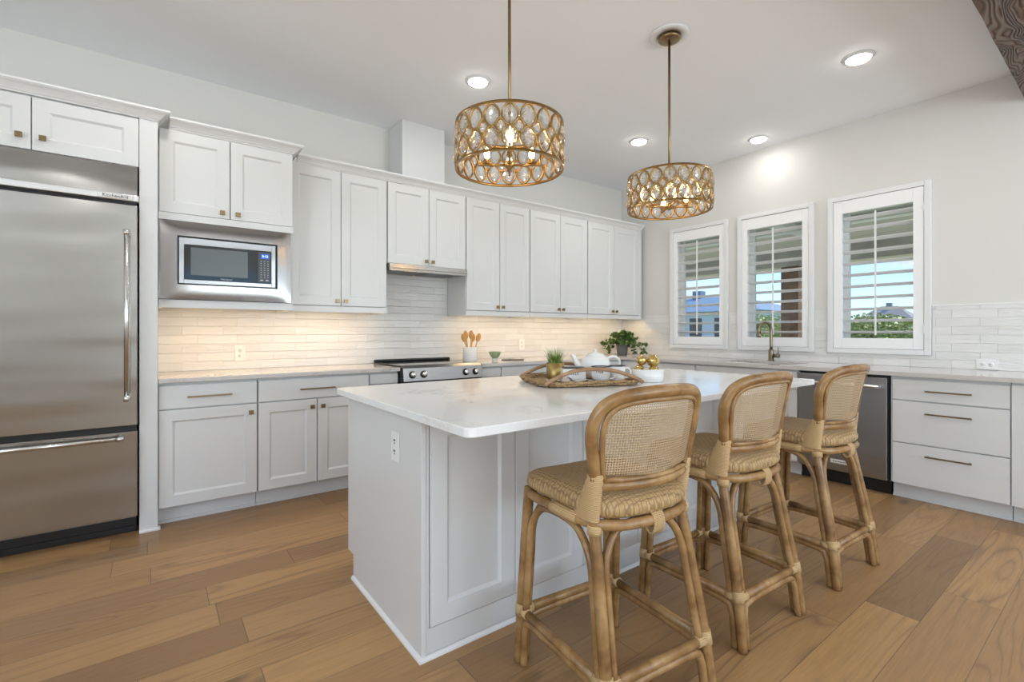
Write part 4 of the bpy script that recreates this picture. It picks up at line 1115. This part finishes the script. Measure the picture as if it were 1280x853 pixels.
# ---------------------------------------------------------------- outside
struct('ground', MB().box(5.14, 120, -80, 90, -.30, -.20), M['lawn'])
struct('patio', MB().box(5.14, 9.3, -6, 12, -.199, -.05), M['patio'])
pr_ = thing('porch_roof', 'dark board porch ceiling with white beams outside the windows', 'porch', (5.14, 3, 2.62))
MB().box(0, 3.9, -9, 9, .0, .12).build('ceiling_boards', M['porch'], pr_)
MB().box(3.55, 3.85, -9, 9, -.30, -.002).build('fascia_beam', M['porch'], pr_)
bb = MB()
for k in range(6): bb.box(.3, 3.5, -8+k*2.6, -7.82+k*2.6, -.07, -.001)
bb.box(1.7, 1.85, -8.9, 8.9, -.075, -.0705); bb.build('cross_beam', M['trim'], pr_)
pt = thing('porch_post', 'brown wooden porch post outside the middle window', 'post', (8.84, 3.70, -.049))
MB().box(-.14, .14, -.14, .14, 0, 2.365).build('shaft', M['post'], pt, bevel=.01)
MB().box(-.18, .18, -.18, .18, 0, .25).build('plinth', M['post'], pt, bevel=.01)
def house(name, label, loc, rz, w, d, h, ridge, rm_, wm):
    t = thing(name, label, 'house', loc, rz)
    MB().box(-w/2, w/2, -d/2, d/2, 0, h).build('wall', wm, t)
    o = .5; V = [(-w/2-o, -d/2-o, h), (w/2+o, -d/2-o, h), (w/2+o, d/2+o, h), (-w/2-o, d/2+o, h), (-w/2+d*.45, 0, ridge), (w/2-d*.45, 0, ridge)]
    MB().add(V, [(0, 1, 5, 4), (1, 2, 5), (2, 3, 4, 5), (3, 0, 4), (0, 3, 2, 1)]).build('roof', rm_, t)
    n_ = int(w/2.2)
    for k in range(n_):
        x = -w/2+1.2+k*2.2
        MB().box(x-.55, x+.55, -d/2-.03, -d/2-.001, .9, h-.5).build('window', M['darkglass'], t)
    MB().box(-.4, .4, -.4, .4, ridge-.6, ridge+.6).build('chimney', rm_, t)
    return t
house('house', 'blue-roofed neighbouring house seen through the left window', (40, 24.8, -.2), -PI/2, 15, 9, 3.0, 4.5, M['roof'], M['siding'])
house('house', 'distant grey-roofed house seen through the right window', (110, 29.2, -.2), -PI/2, 8, 6, 3.6, 6.2, M['grayroof'], M['siding'])
def tree(loc, r, h, label, dens=1.0):
    t = thing('tree', label, 'tree', loc, 0, 'trees beyond the lawn'); random.seed(int(loc[0]*7+loc[1]*13))
    MB().tube([(0, 0, 0), (.05, .02, h*.5), (0, 0, h*.8)], [.18, .13, .06], 8).build('trunk', M['post'], t)
    m = MB()
    for i in range(int(3500*dens)):
        a = random.uniform(0, 2*PI); u = random.uniform(-1, 1); rr = random.random()**.4
        x = r*rr*math.sqrt(1-u*u)*math.cos(a); y = r*rr*math.sqrt(1-u*u)*math.sin(a); z = h*.58+h*.42*rr*u
        s_ = random.uniform(.04, .09)*r/2; R3 = Matrix.Rotation(random.uniform(0, 6.28), 3, 'Z') @ Matrix.Rotation(random.uniform(0, 3.1), 3, 'X')
        m.add([Vector((x, y, z))+R3 @ (Vector(v_)*s_) for v_ in ((-1, -.5, 0), (1, -.5, 0), (.9, .6, .2), (-.8, .7, .2))], [(0, 1, 2, 3)])
    tag(m.build('crown', M['tree'], t), kind='stuff')
tree((30, 14.6, -.2), 2.2, 2.5, 'yellow-green tree seen through the middle window')
tree((26, 10.7, -.2), 1.6, 2.0, 'low bushy tree beside the porch post')
tree((38, 11.0, -.2), 2.8, 2.6, 'leafy tree at the left of the right window view')
tree((40, 6.6, -.2), 1.5, 2.1, 'leafy tree right of the distant grey house')
tree((31, 21.3, -.2), .9, 1.9, 'bushy tree beside the blue-roofed house')
tag(MB().box(70, 73, -40, 70, -.19, 2.2).build('hedge', M['tree']), 'long green hedge far beyond the lawn', 'hedge')
